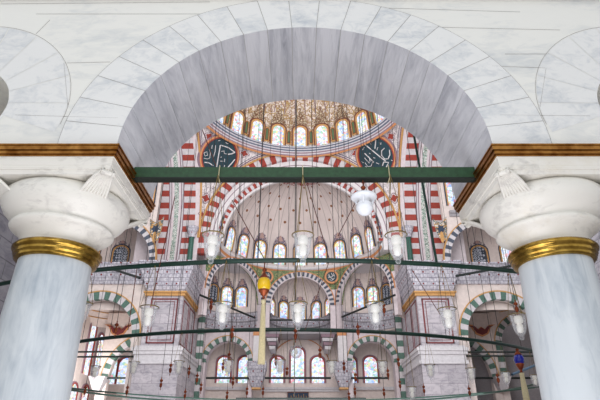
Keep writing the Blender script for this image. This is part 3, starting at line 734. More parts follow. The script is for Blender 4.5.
# plaque
q = U(298, 396, 53.3)
pl = thing('plaque', q-Vector((0, 0, .45)), 'dark framed plaque with gold script under the middle window', 'plaque')
MB().box(q.x-1.0, q.x+1.0, 53.2, 53.4, q.z-.42, q.z+.3).build('panel', 'navy', pl)
b = MB()
for a in ((-1.06, 1.06, -.5, -.42), (-1.06, 1.06, .3, .38)): b.box(q.x+a[0], q.x+a[1], 53.15, 53.4, q.z+a[2], q.z+a[3])
for a in (-1.06, 1.0): b.box(q.x+a, q.x+a+.06, 53.15, 53.4, q.z-.45, q.z+.35)
b.build('frame', 'rodbrown', pl)
b = MB()
for i in range(7):
    x = q.x-.75+i*.25
    b.tube([(x-.08, 53.17, q.z-.2), (x, 53.17, q.z-.27), (x+.08, 53.17, q.z-.15), (x+.06, 53.17, q.z+(.16 if i % 2 else .02))], .028, 4)
b.build('script', 'goldline', pl)
for k, sx in enumerate((-1, 1)):
    side = ('left', 'right')[k]
    # green and white arch of the end bay
    c = Vector((sx*7.05, 50, 7.65)); b = MB()
    il, ir = (2.9, 2.5) if sx < 0 else (2.5, 2.9)
    arch_panel(b, c, (1, 0, 0), il, ir, 2.05, FLOOR-7.65, 2.9, 1.2, 0)
    arch_ring(b, c-Vector((0, .05, 0)), (1, 0, 0), 2.03, 2.5, .4, 19, (1, 2)); arch_ring(b, c-Vector((0, .07, 0)), (1, 0, 0), 2.5, 2.58, .3, 30, (3,))
    S(b.build('niche_arch', ['pinkish', 'greenv', 'vwhite', 'goldline']), 'green and white striped arch framing two end windows on the %s' % side, 'arch', 'green and white arches')
    # pilaster with hanging corbel
    x = sx*4.1
    pi_ = thing('pilaster', (x, 49.7, 5.2), 'pale pilaster ending in a hanging carved corbel, %s of the middle windows' % side, 'pilaster', 'corbelled pilasters', 'structure')
    MB().box(x-.42, x+.42, 49.5, 50.6, 7.6, 10.5).build('shaft', 'white', pi_)
    MB().box(x-.46, x+.46, 49.46, 50.6, 10.1, 10.5).build('ochre_band', 'tan', pi_)
    b = MB(); b.frus(x-.35, x+.35, 49.6, 50.6, 5.35, x-.7, x+.7, 49.3, 50.6, 6.2).frus(x-.7, x+.7, 49.3, 50.6, 6.2, x-.9, x+.9, 49.1, 50.6, 7.0).box(x-.92, x+.92, 49.05, 50.6, 7.0, 7.65)
    b.build('carved_corbel', 'frieze', pi_)
    MB().box(x-.42, x+.42, 49.55, 50.6, 5.2, 5.35).build('gilt_foot', 'goldline', pi_)
    # muqarnas brackets
    x = sx*2.75; b = MB()
    for i in range(4): b.frus(x-.25-.12*i, x+.25+.12*i, 50.6-.12*i, 53.4, 9.0+.37*i, x-.33-.12*i, x+.33+.12*i, 50.5-.12*i, 53.4, 9.3+.37*i, i % 2)
    S(b.build('bracket', ['lgrey', 'mauve']), 'stepped maroon and grey bracket under the niche ledge, %s of centre' % side, 'bracket', 'stepped brackets')
    # striped jamb beside the pier
    b = MB(); x0, x1 = sorted((sx*8.95, sx*9.5))
    for i in range(14): b.box(x0, x1, 47.0, 47.5, 4.2+.55*i, 4.2+.55*(i+1), i % 2)
    S(b.build('striped_jamb', ['greenv', 'vwhite']), 'green and white striped jamb beyond the %s pier' % side, 'jamb', 'striped jambs')
    x0, x1 = sorted((sx*9.4, sx*13))
    S(MB().box(x0, x1, 47.5, 50.2, FLOOR, 14).build('wall_niche', 'pinkish'), 'pale wall behind the %s pier' % side)
    # -------- corner bays beside the piers
    b = MB(); YW = 40.1
    c = Vector((sx*16.3, YW, 14.4)); hl = 3.65; hr = 8
    if sx < 0: hl, hr = hr, hl
    arch_panel(b, c, (1, 0, 0), hl, hr, 3.55, -.5, 16, .5, 0)
    arch_ring(b, c-Vector((0, .06, 0)), (1, 0, 0), 3.52, 4.05, .4, 34, (1, 2)); arch_ring(b, c-Vector((0, .09, 0)), (1, 0, 0), 4.05, 4.15, .3, 30, (3,))
    S(b.build('wall_gallery', ['cream', 'black', 'vwhite', 'goldline']), 'cream upper wall with a black and white arch beyond the %s pier' % side)
    exedra((sx*16.3, YW+.4), 0, 3.8, 17.4, 13.9, [(sx*a, 15.0, 2.3, 1.3, pn, 1.1, nm) for a, pn, nm in ((-25, 'glass_dark', 'leaded window near the pier'), (8, 'glass_dark', 'leaded second window'), (48, 'glass_w' if sx > 0 else 'glass_dark', 'outer window'))], 'above the %s corner arch' % side, fr=None)
    b = MB()
    for i in range(3):
        x0, x1 = sorted((sx*12.9, sx*25)); p_ = .2*i; z = 12.35+.55*i
        b.frus(x0, x1, YW-.2-p_, YW+.6, z, x0, x1, YW-.4-p_, YW+.6, z+.45); b.box(x0, x1, YW-.48-p_, YW+.6, z+.45, z+.55)
    S(b.build('trim_%d' % (5+k), 'frieze'), 'carved grey cornice over the %s corner arch' % side, 'moulding', 'corner bay cornices')
    # gilt painted spandrel near the pier
    q = U(155.5 if sx < 0 else 441, 229, YW-.1); b = MB()
    b.poly([(-.6, 1.0), (-.45, -.15), (-.25, -.8), (0.05, -1.2), (.35, -.95), (.55, .1), (.6, 1.2), (.3, .75), (0, .6), (-.3, .75)], q, (1, 0, 0), (0, 0, 1), .06, 0)
    b.poly([(.3*cos(a)*(1+.2*cos(6*a)), .3*sin(a)*(1+.2*cos(6*a))) for a in [2*pi*i/24 for i in range(24)]], q-Vector((0, .03, 0)), (1, 0, 0), (0, 0, 1), .05, 1)
    b.poly([(.16*cos(a), .55*sin(a)-.75) for a in [2*pi*i/16 for i in range(16)]], q-Vector((0, .03, 0)), (1, 0, 0), (0, 0, 1), .05, 2)
    S(b.build('painted_spandrel', ['corner', 'navy', 'goldline']), 'gilt painted ornament between the striped band and the %s black and white arch' % side, 'painting', 'gilt painted spandrels')
    b = MB(); x0, x1 = sorted((sx*13.2, sx*25)); b.box(x0, x1, YW-.35, YW, 18.75, 19.0).box(x0, x1, YW-.2, YW, 18.5, 18.75)
    S(b.build('trim_%d' % (7+k), 'grey'), 'thin grey rope moulding high on the %s gallery wall' % side, 'moulding', 'high rope mouldings')
    q = U(147 if sx < 0 else 454, 206, YW)
    window(q, (0, -1, 0), .95, 2.6, 'goldline', 'glass_b', 0, .2, 'narrow stained window high beside the %s striped band' % side, 'high narrow windows')
    # lower arch
    b = MB(); c = Vector((sx*16.2, YW, 8.2)); hl, hr = (8, 3.7) if sx < 0 else (3.7, 8)
    arch_panel(b, c, (1, 0, 0), hl, hr, 2.92, FLOOR-8.2, 4.2, .7, 0)
    arch_ring(b, c-Vector((0, .06, 0)), (1, 0, 0), 2.9, 3.52, .5, 23, (1, 2)); arch_ring(b, c-Vector((0, .09, 0)), (1, 0, 0), 3.52, 3.62, .4, 40, (3,))
    S(b.build('aisle_arch', ['cream', 'greenv', 'vwhite', 'goldline']), 'green and white striped corner arch outside the %s pier' % side, 'arch', 'green and white arches')
    # bay vault
    b = MB(); b.grid(lambda u, v: (sx*16.4+3.8*cos(v*pi/2*.96)*cos(pi*2*u), 44.3+3.6*cos(v*pi/2*.96)*sin(pi*2*u), 10.4+2.0*sin(v*pi/2*.96)), 40, 12, 0)
    vt = S(b.build('ceiling', 'cream'), 'small cream vault of the corner bay beyond the %s pier' % side, 'ceiling', 'corner bay vaults')
    b = MB()
    for v in (.25, .42, .6): b.tube([(sx*16.4+3.72*cos(v*pi/2)*cos(2*pi*i/40), 44.3+3.52*cos(v*pi/2)*sin(2*pi*i/40), 10.4+1.92*sin(v*pi/2)) for i in range(41)], .04, 4)
    b.build('painted_rings', 'goldline', vt)
    b = MB(); q = Vector((sx*16.6, 46.2, 9.85))
    sh = [(-1.1, .45), (-.75, .3), (-.45, -.2), (0, -.38), (.45, -.2), (.75, .3), (1.1, .45), (.6, .42), (.3, .1), (0, .3), (-.3, .1), (-.6, .42)]
    b.poly(sh, q-Vector((0, .08, 0)), (1, 0, 0), (0, 0, 1), .1, 0); b.poly([(x*1.25, y*1.35-.02) for x, y in sh], q-Vector((0, .02, 0)), (1, 0, 0), (0, 0, 1), .1, 1)
    S(b.build('painted_motif', ['darkred', 'tan']), 'red and ochre painted motif inside the %s corner bay' % side, 'painting', 'corner bay painted motifs')
    b = MB(); c = Vector((sx*13.5, 46.3, 5.7)); hl, hr = (4.3, 3.6) if sx < 0 else (3.6, 4.3)
    arch_panel(b, c, (1, 0, 0), hl, hr, 3.45, FLOOR-5.7, 5.8, .6, 0)
    arch_ring(b, c-Vector((0, .05, 0)), (1, 0, 0), 3.43, 4.0, .5, 27, (1, 2)); arch_ring(b, c-Vector((0, .08, 0)), (1, 0, 0), 4.0, 4.08, .4, 30, (3,))
    x = sx*17.5
    b.frus(x-.25, x+.25, 45.6, 46.6, 4.6, x-.7, x+.7, 45.2, 46.6, 5.8, 2)
    S(b.build('bay_arch', ['cream', 'greenv', 'vwhite', 'goldline']), 'inner green and white arch at the back of the %s corner bay' % side, 'arch', 'green and white arches')
    if sx > 0:
        b = MB(); c = Vector((20.5, 46.2, 8.6)); arch_panel(b, c, (1, 0, 0), 2.9, 3.4, 2.3, FLOOR-8.6, 3.0, .6, 0)
        arch_ring(b, c-Vector((0, .06, 0)), (1, 0, 0), 2.28, 2.85, .5, 21, (1, 2)); arch_ring(b, c-Vector((0, .08, 0)), (1, 0, 0), 2.85, 2.93, .5, 30, (3,))
        for i in range(7): b.box(17.65, 18.22, 46.1, 46.6, 8.6-.5*(i+1), 8.6-.5*i, 1+i % 2)
        S(b.build('bay_arch', ['cream', 'greenv', 'vwhite', 'goldline']), 'outermost green and white arch beside the right marble column', 'arch', 'green and white arches')
        S(MB().box(23.9, 24.5, 41, 53.5, FLOOR, 13).build('wall_aisle', 'cream'), 'cream side wall of the right aisle')
        S(MB().box(13, 24, 49.0, 49.5, FLOOR, 13).build('wall_aisle', 'corridor'if 'corridor' in M else 'grey'), 'dull grey-beige wall deep in the right aisle')
    else:
        S(MB().box(-20.0, -19.4, 41, 53.5, FLOOR, 13).build('wall_aisle', 'cream'), 'cream side wall of the left aisle with tall red framed windows')
        for Y_, zb, ht, nm in ((47.3, 6.2, 4.6, 'tall one nearest the marble column'), (49.6, 6.0, 4.2, 'tall one nearest the corner'), (45.5, 2.2, 3.0, 'lower one nearest the marble column'), (48.0, 2.3, 3.0, 'lower one nearest the corner')):
            window(Vector((-19.4, Y_, zb)), (1, 0, 0), 1.35, ht, 'red', 'glass_w', 0, .22, 'red framed window of the left aisle wall, '+nm, 'left aisle windows', inner_m='mauve')
        for px, wd in ((124, 1.5), (109, 1.1)):
            p = U(px, 384, 53.45); q = U(px, 358, 53.45); window(p, (0, -1, 0), wd, q.z-p.z, 'red', 'glass_b', 0, .22, 'red framed end window under the left corner bay arch, '+('nearer the pier' if px > 115 else 'farther from the pier'), 'left aisle windows', inner_m='mauve')
for k, sx in enumerate((-1, 1)):
    x0, x1 = sorted((sx*11.3, sx*18))
    S(MB().box(x0, x1, 17.5, 22, FLOOR, 22).build('wall_'+('left', 'right')[k], 'ashlar'), 'grey ashlar gallery wall behind the %s marble column' % ('left', 'right')[k])
# ================================================================ CALLIGRAPHY ROUNDELS ON THE PENDENTIVES
RS_L = [((24, 17), (27, 27), (30, 36.5), (31, 41)), ((24, 17), (32, 15.8), (40, 17)), ((40, 17), (37.5, 19.5), (34, 21.5)), ((43, 22.5), (40.5, 30), (37.5, 37.5)), ((17, 36), (21, 34.8), (26, 35.5)),
        ((13, 29), (15, 27), (17, 29.5), (15, 31), (13, 29)), ((16, 24), (18.5, 27), (20, 31)), ((15, 33), (18, 32.5), (20, 31)), ((20.5, 14.5), (22, 13.5)), ((27.5, 12.5), (29, 13.4), (30.5, 12.6)),
        ((27.5, 21.5), (29.5, 20), (31, 22), (33, 21.5)), ((29, 26.5), (30, 25.5)), ((33.5, 26), (34.5, 28.5)), ((30, 29.5), (33, 28.5)), ((20, 19), (22, 24), (23, 30)), ((17, 20), (18, 23)), ((36, 31), (36.5, 33)), ((22, 40), (29, 42), (37, 41)), ((40, 33), (42, 35))]
RS_R = [((27.5, 13), (32, 21), (37, 30), (39, 33)), ((38.5, 13), (36.5, 16.5), (34.5, 19.5)), ((43, 22.5), (39.5, 23.5), (37.6, 27), (38.8, 31), (42, 32), (45, 29.5), (46.5, 25.5)), ((34.5, 35.5), (37, 33), (41, 35), (37, 38), (33, 40)),
        ((23.5, 19.5), (26, 25), (28, 30)), ((21.5, 23), (23, 27), (24, 29)), ((23, 16), (25.5, 14.5)), ((32, 14), (33, 15), (34.5, 12)), ((35.5, 21.5), (37.5, 19.5)), ((40.5, 16.5), (41.2, 18.5), (42, 17)), ((29.5, 26), (31, 27)),
        ((20, 27), (21, 31), (24, 32), (27.5, 29)), ((19, 30), (21, 33.5), (25, 34)), ((30, 31), (32, 33)), ((27.5, 21), (28.5, 22)), ((44, 34), (45, 35)), ((24, 37), (28, 39)), ((26, 24), (25, 28)), ((17.5, 25), (18.5, 26.5))]
for nm, (pcx, pcy), org, strokes in (('left', (218.2, 156.5), (190, 130), RS_L), ('right', (377, 156.0), (345, 130), RS_R)):
    d = ray(pcx, pcy); cc = Vector((0, YC, H0)); B = d.dot(cc); A2 = d.dot(d); t = (B+sqrt(B*B-A2*(cc.dot(cc)-RP*RP)))/A2
    p = d*t; n = (cc-p).normalized(); up = (Vector((0, 0, 1))-n*n.z).normalized(); ux = up.cross(n).normalized()
    R_ = 19.3/500*(p.y*CP+p.z*SP)*1.16
    r = thing('calligraphy_roundel', p, 'large dark teal calligraphy roundel with an orange rim on the %s pendentive' % nm, 'roundel', 'large calligraphy roundels')
    p = p+n*.25
    circ = lambda rr, N=48: [(rr*R_*cos(2*pi*i/N), rr*R_*sin(2*pi*i/N)) for i in range(N)]
    MB().poly(circ(.88), p, ux, up, .5).build('disc', 'teal', r)
    b = MB(); b.ringband(circ(.84), circ(.9), p+n*.08, ux, up, .5, 1, True); b.ringband(circ(.9), circ(.97), p+n*.1, ux, up, .5, 0, True); b.ringband(circ(.97), circ(1.03), p+n*.05, ux, up, .5, 2, True)
    b.build('rim', ['tan', 'red', 'mauve'], r)
    b = MB(); s_ = R_/19.3
    for i, st in enumerate(strokes):
        big = i < 5
        b.tube([p+n*.03+ux*((org[0]+x-pcx)*s_)+up*(-(org[1]+y-pcy)*s_) for x, y in st], .06 if big else .034, 4)
    b.build('script', 'white', r)
# ================================================================ MARBLE COLUMNS
YCOL = 5.14
def make_column(x, label):
    c = (x, YCOL, 0)
    r = thing('marble_column', (x, YCOL, FLOOR), label, 'column', 'arcade columns')
    MB().lathe([(.415, FLOOR+.3), (.405, 0), (.385, 1.2), (.365, 1.84)], c, 48).build('shaft', 'shaft', r)
    MB().lathe([(.01, FLOOR), (.56, FLOOR), (.56, FLOOR+.12), (.52, FLOOR+.2), (.48, FLOOR+.24), (.46, FLOOR+.3), (.41, FLOOR+.31)], c, 48).build('base', 'capital', r)
    MB().lathe([(.36, 1.79), (.40, 1.795), (.415, 1.81), (.405, 1.83), (.425, 1.84), (.435, 1.86), (.425, 1.88), (.44, 1.885), (.456, 1.91), (.456, 1.93), (.44, 1.95), (.40, 1.96), (.37, 1.965)], c, 64).build('brass_ring', 'brass', r)
    MB().lathe([(.37, 1.95), (.38, 2.0), (.41, 2.05), (.445, 2.09), (.49, 2.12), (.525, 2.145), (.54, 2.165), (.532, 2.182), (.505, 2.195), (.51, 2.215), (.565, 2.255), (.63, 2.32), (.668, 2.385), (.676, 2.445), (.66, 2.50), (.62, 2.545), (.56, 2.565), (.01, 2.57)], c, 64).build('capital_bell', 'capital', r)
    b = MB()
    for (z0, z1, e0, e1) in ((2.555, 2.60, .655, .67), (2.60, 2.615, .685, .685), (2.615, 2.64, .688, .69), (2.64, 2.735, .695, .705)):
        b.frus(x-e0, x+e0, YCOL-e0, YCOL+e0, z0, x-e1, x+e1, YCOL-e1, YCOL+e1, z1)
    b.build('abacus', 'capital', r)
    b = MB(); b.box(x-.71, x+.71, YF, YB, 2.73, 2.858); b.build('impost_block', 'marble', r)
    for sx in (-1, 1):
        for sy in (-1, 1):
            b = MB(); dg = Vector((sx, sy, 0)).normalized(); tn = Vector((-sy, sx, 0)).normalized()
            for i in range(-4, 5):
                f = i/4
                pts = []
                for t in (0, .2, .4, .6, .8, 1):
                    dist = .92-.30*t+.02*sin(pi*t); z = 2.585-.19*t**1.6-(.0 if t < .9 else .0)
                    pts.append(Vector((x, YCOL, z))+dg*dist+tn*(f*(.055+.085*t)))
                b.tube(pts, [.016, .018, .019, .019, .018, .013], 6)
            for s2 in (-1, 1):
                b.tube([Vector((x, YCOL, 2.575+.03*sin(a)))+dg*(.915+.03*cos(a))+tn*(s2*.05) for a in [2*pi*i/10 for i in range(10)]], .014, 5, closed=True)
            b.tube([Vector((x, YCOL, 2.575))+dg*.915-tn*.07, Vector((x, YCOL, 2.575))+dg*.915+tn*.07], .03, 8)
            b.build('corner_scroll', 'capital', r)
    return r
make_column(PX[0], 'pale marble column with a brass ring at the left edge')
make_column(PX[1], 'pale marble column with a brass ring at the right edge')
# green tie beam
xl, xr = -1.915, 2.02
tb = thing('tie_beam', ((xl+xr)/2, 5.05, 2.80), 'green painted timber beam across the near arch', 'beam')
MB().box(xl, xr, 5.0, 5.10, 2.808, 2.942).build('timber', 'green_beam', tb)
MB().box(xl, xr, 4.996, 5.104, 2.792, 2.808).build('underside_shade', 'beam_under', tb)  # thin slab that carries the beam's underside shade as colour
# ================================================================ RING CHANDELIERS
def ringpt(c, R, px, h):
    """point of the near arc of a horizontal ring seen at image column px"""
    best = None
    for i in range(4000):
        a = -pi+pi*i/4000; q = Vector((c[0]+R*cos(a), c[1]+R*sin(a), h))
        z = q.y*CP+q.z*SP; e = abs(300+500*q.x/z-px)
        if best is None or e < best[0]: best = (e, q)
    return best[1]
RA = ((0, 16.1), 10.0, 2.2); RB = ((-.42, 20.16), 9.45, 2.31)
def ring(c, R, h, r, label, angs, extra=None):
    t = thing('ring_chandelier', (c[0], c[1], h), label, 'chandelier', 'great iron ring chandeliers')
    b = MB(); b.tube([(c[0]+R*cos(2*pi*i/180), c[1]+R*sin(2*pi*i/180), h) for i in range(180)], r, 8, closed=True); b.build('iron_ring', 'ring_green', t)
    for a in angs:
        x, y = c[0]+R*cos(radians(a)), c[1]+R*sin(radians(a))
        MB().tube([(x, y, h), (x, y, 24.5)], .0045 if R > 9.5 else .0065, 4).build('suspension_cable', 'cable', t)
    return t
ta = ring(RA[0], RA[1], RA[2], .033, 'nearer dark green iron ring chandelier, crossing behind the marble columns', [-90+4.1*k+1 for k in range(-6, 7)])
tb_ = ring(RB[0], RB[1], RB[2], .042, 'farther dark green iron ring chandelier, low in front of the piers', [-90+5.3*k+2 for k in range(-9, 10)])
p = ringpt(RA[0], RA[1], 437, 2.2); q = U(413, 130, 6.35)
MB().tube([p, q], .018, 6).build('suspension_pole', 'ring_green', ta)
for (x0, y0, x1, y1, Y0, Y1) in ((202, 129, 216, 166, 6.0, 5.95), (175, 196, 152, 300, 6.3, 6.2), (364, 186, 338, 236, 7, 7), (232, 200, 266, 262, 6.3, 6.2), (306, 180, 330, 262, 6.4, 6.3), (137, 268, 128, 330, 6.5, 7.0), (412, 270, 450, 330, 7, 7.5), (329, 262, 305, 330, 8, 9)):
    MB().tube([U(x0, y0, Y0), U(x1, y1, Y1)], .006, 4).build('brown_stay_rod', 'rodbrown', ta)
# centre cable of the dome
S2 = MB().tube([(-.35, 32.8, 35.5), (-.35, 32.8, 3)], .03, 6).build('dome_cable', 'cable'); tag(S2, 'long dark cable dropping from the crown of the great dome', 'cable')
# ================================================================ GLASS LAMPS
def make_lamp(name='glass_lamp'):
    r = thing(name, (0, 0, -EYE)); r.location = (0, 0, 0); ORIG[r.name] = Vector((0, 0, EYE))
    z = 0
    b = MB(); b.lathe([(.02, .055), (.035, .06), (.05, .075), (.072, .12), (.085, .19), (.092, .26), (.098, .30), (.116, .318), (.118, .33), (.108, .335), (.094, .318), (.088, .27), (.080, .2), (.066, .13), (.042, .085), (.01, .08)], (0, 0, z), 24).build('glass_vase', 'glass', r)
    MB().lathe([(.001, 0), (.016, .004), (.027, .016), (.031, .031), (.027, .046), (.016, .058), (.001, .062)], (0, 0, z), 16).build('glass_knob', 'glass', r)
    MB().lathe([(.001, .09), (.024, .095), (.036, .11), (.042, .15), (.042, .19), (.03, .205), (.03, .215), (.05, .22), (.054, .235), (.054, .285), (.045, .31), (.001, .315)], (0, 0, z), 18).build('white_bulb', 'bulb', r)
    b = MB(); b.lathe([(.112, .318), (.120, .318), (.122, .324), (.119, .330), (.110, .329)], (0, 0, z), 24).build('rim_band', 'chain', r)
    ch = bpy.data.objects.new('hanging_chains', None)
    b = MB()
    for k in range(3):
        a = 2*pi*k/3+.5; b.tube([(.115*cos(a), .115*sin(a), 0), (.04*cos(a), .04*sin(a), .7), (0, 0, 1)], .0035, 4)
    o = b.build('hanging_chains', 'chain', r); o.location = (0, 0, .325)
    return r
lamp0 = make_lamp()
used = [False]
def lamp(p, top, label, group, s=1.0):
    """p bottom of the lamp, top = height where its chains meet"""
    global lamp0
    r = copytree(lamp0) if used[0] else lamp0
    used[0] = True
    r.location = (p.x, p.y, p.z+EYE); r.scale = (s, s, s)
    for ch in r.children:
        if ch.name.startswith('hanging_chains'): ch.scale = (1, 1, (top-p.z)/s-.325)
    r.rotation_euler = (0, 0, random.uniform(0, 2))
    tag(r, label, 'lamp', group); return r
gA, gB, gC = 'glass lamps hung from the green beam', 'glass lamps hung from the near ring', 'small glass lamps hung from the far ring'
for px, nm in ((210.5, 'hung from the left third of the green beam'), (303, 'hung from the middle of the green beam'), (398.5, 'hung from the right third of the green beam beside the striped band')):
    p = U(px, 264, 4.93); lamp(p, 2.80, 'glass lamp '+nm, gA)
    x = p.x; b = MB(); b.tube([(x, 4.93, 2.79), (x, 4.97, 2.80), (x, 4.985, 2.955), (x, 5.115, 2.955), (x, 5.115, 2.785), (x, 4.93, 2.785)], .006, 5)
    o = b.build('beam_rope', 'tassel'); tag(o, 'pale rope tied round '+nm.split('hung from ')[1].split(' beside')[0]+', holding a lamp', 'rope', 'ropes on the green beam')
for px, pyb, nm in ((222, 331, 'left of the yellow lantern'), (298, 331, 'in front of the centre niche windows'), (376, 331, 'in front of the right diagonal niche'),
                    (147, 334, 'in front of the left pier panels'), (449.5, 336, 'in front of the right pier panels'), (521, 341, 'in front of the right corner arch, close to the marble column'), (80, 329, 'half hidden at the edge of the left marble column')):
    q = ringpt(RA[0], RA[1], px, 2.2)
    d = ray(px, pyb); z = d.z*(q.y/d.y); lamp(Vector((d.x*(q.y/d.y), q.y-.045, z)), 2.2, 'near ring glass lamp '+nm, gB, 1.0)
for px, pyb, nm in ((94, 382, 'before the lower left aisle windows'), (133, 378, 'before the edge of the left pier'), (178, 378, 'before the base of the left pier'), (228, 377, 'before the left green arch windows'), (280, 377, 'before the left one of the three middle windows'),
                    (332, 378, 'before the right hanging corbel'), (383, 378, 'before the right green arch windows'), (431, 381, 'before the base of the right pier'), (472, 384, 'inside the left half of the right corner arch'), (507, 387, 'before the corbel of the right corner bay'), (536, 389, 'left of the right marble column, under the ring end'), (556, 397, 'touching the outline of the right marble column, lowest of all')):
    q = ringpt(RB[0], RB[1], px, 2.31); d = ray(px, pyb); k_ = q.y/d.y
    lamp(Vector((d.x*k_, q.y-.05, d.z*k_)), 2.31, 'far ring glass lamp '+nm, gC, 1.0)
# fitting with two more lamps low in the frame
for px, pyb, nm in ((413, 402, 'low before the foot of the right pier'),):
    q = ringpt(RB[0], RB[1], px, 2.31); p = U(px, pyb, q.y-.05); lamp(p, 2.31, 'small clear glass lamp '+nm, gC, .9)
# ================================================================ LANTERN GLOBES, WHITE FITTING
q = ringpt(RA[0], RA[1], 264, 2.2); d = ray(264, 284.5); k_ = q.y/d.y; c = Vector((d.x*k_, q.y, d.z*k_))
yl = thing('globe_lantern', c-Vector((0, 0, .86)), 'amber yellow glass globe with copper caps and a long cream tassel', 'lantern')
MB().lathe([(.001, -.098), (.04, -.092), (.072, -.06), (.086, -.01), (.082, .045), (.06, .085), (.001, .098)], c, 28).build('amber_globe', 'amber', yl)
b = MB(); b.lathe([(.001, .30), (.008, .29), (.008, .22), (.022, .21), (.028, .19), (.016, .17), (.012, .15), (.03, .135), (.045, .11), (.062, .09), (.066, .075), (.05, .07)], c, 20); b.build('copper_cap', 'copper', yl); b = MB(); b.lathe([(.06, -.06), (.07, -.075), (.062, -.095), (.04, -.115), (.03, -.14), (.014, -.15), (.02, -.17), (.012, -.19), (.001, -.2)], c, 20)
b.build('copper_cap', 'copper', yl)
MB().tube([c+Vector((0, 0, .28)), Vector((c.x, c.y, 2.2))], .005, 5).build('cord', 'chain', yl)
b = MB(); b.lathe([(.001, -.19), (.03, -.2), (.03, -.225), (.02, -.25), (.026, -.4), (.036, -.80), (.038, -.955), (.001, -.96)], c, 18)
for i in range(18):
    a = 2*pi*i/18; b.tube([c+Vector((.02*cos(a), .02*sin(a), -.25)), c+Vector((.027*cos(a), .027*sin(a), -.4)), c+Vector((.04*cos(a), .04*sin(a), -.965))], .005, 4)
b.build('tassel', 'tassel', yl)
q = ringpt(RB[0], RB[1], 517, 2.31); d = ray(519, 359.5); k_ = q.y/d.y; c = Vector((d.x*k_, q.y, d.z*k_))
bl = thing('globe_lantern', c-Vector((0, 0, 1.6)), 'cobalt blue glass globe with a copper cap and a pale tassel', 'lantern')
MB().lathe([(.001, -.15), (.06, -.13), (.11, -.07), (.125, 0), (.11, .07), (.06, .13), (.001, .145)], c, 24).build('blue_globe', 'blueball', bl)
MB().lathe([(.001, .32), (.02, .3), (.02, .26), (.05, .23), (.03, .2), (.06, .16), (.09, .11), (.06, .1)], c, 16).build('copper_cap', 'copper', bl); MB().lathe([(.09, -.09), (.1, -.12), (.06, -.2), (.025, -.26), (.04, -.3), (.001, -.32)], c, 16).build('copper_cap', 'copper', bl)
MB().tube([c+Vector((0, 0, .3)), Vector((c.x, c.y, 2.31))], .008, 5).build('cord', 'chain', bl)
MB().lathe([(.001, -.3), (.06, -.32), (.05, -.38), (.07, -.7), (.09, -1.5), (.001, -1.52)], c+Vector((.0, 0, 0)), 16).build('tassel', 'tassel', bl)
c = U(364.5, 207.5, 5.05)
wf = thing('pendant_light', c-Vector((0, 0, .1)), 'white opal globe light under a wide white dish', 'lamp')
MB().lathe([(.001, -.1), (.035, -.094), (.07, -.07), (.095, -.025), (.098, 0), (.09, .035), (.06, .07), (.05, .08)], c, 32).build('opal_globe', 'opal', wf)
MB().lathe([(.05, .07), (.062, .09), (.075, .105), (.135, .11), (.148, .118), (.148, .135), (.135, .15), (.08, .165), (.03, .172), (.001, .174)], c, 36).build('white_dish', 'opal', wf)
b = MB()
for k in range(3):
    a = 2*pi*k/3+.3; b.tube([c+Vector((.09*cos(a), .09*sin(a), .02)), c+Vector((.115*cos(a), .115*sin(a), .11))], .012, 6)
b.build('arms', 'opal', wf)
b = MB(); b.tube([c+Vector((0, 0, .17)), Vector((c.x, 5.05, 2.795))], .006, 5); b.lathe([(.001, .245), (.02, .25), (.03, .27), (.02, .29), (.001, .3)], c+Vector((0, 0, -.02)), 12); b.build('copper_hook', 'copper', wf)
q = ringpt(RB[0], RB[1], 296, 2.31); d = ray(296, 352); k_ = q.y/d.y; c = Vector((d.x*k_, q.y, d.z*k_))
gb = thing('glass_bowl_lamp', c-Vector((0, 0, .13)), 'round clear glass bowl lamp before the tall middle window', 'lamp')
MB().lathe([(.001, -.13), (.05, -.12), (.1, -.08), (.125, -.02), (.12, .04), (.1, .08), (.13, .1), (.128, .11), (.09, .085), (.11, .04), (.115, -.02), (.09, -.075), (.04, -.11), (.001, -.12)], c, 24).build('glass_bowl', 'glass', gb)
MB().lathe([(.001, -.05), (.03, -.04), (.04, 0), (.03, .05), (.001, .07)], c, 14).build('white_bulb', 'bulb', gb)
b = MB()
for k in range(3): b.tube([c+Vector((.12*cos(2.1*k), .12*sin(2.1*k), .105)), Vector((c.x, c.y, 2.31))], .005, 4)
b.build('hanging_chains', 'chain', gb)
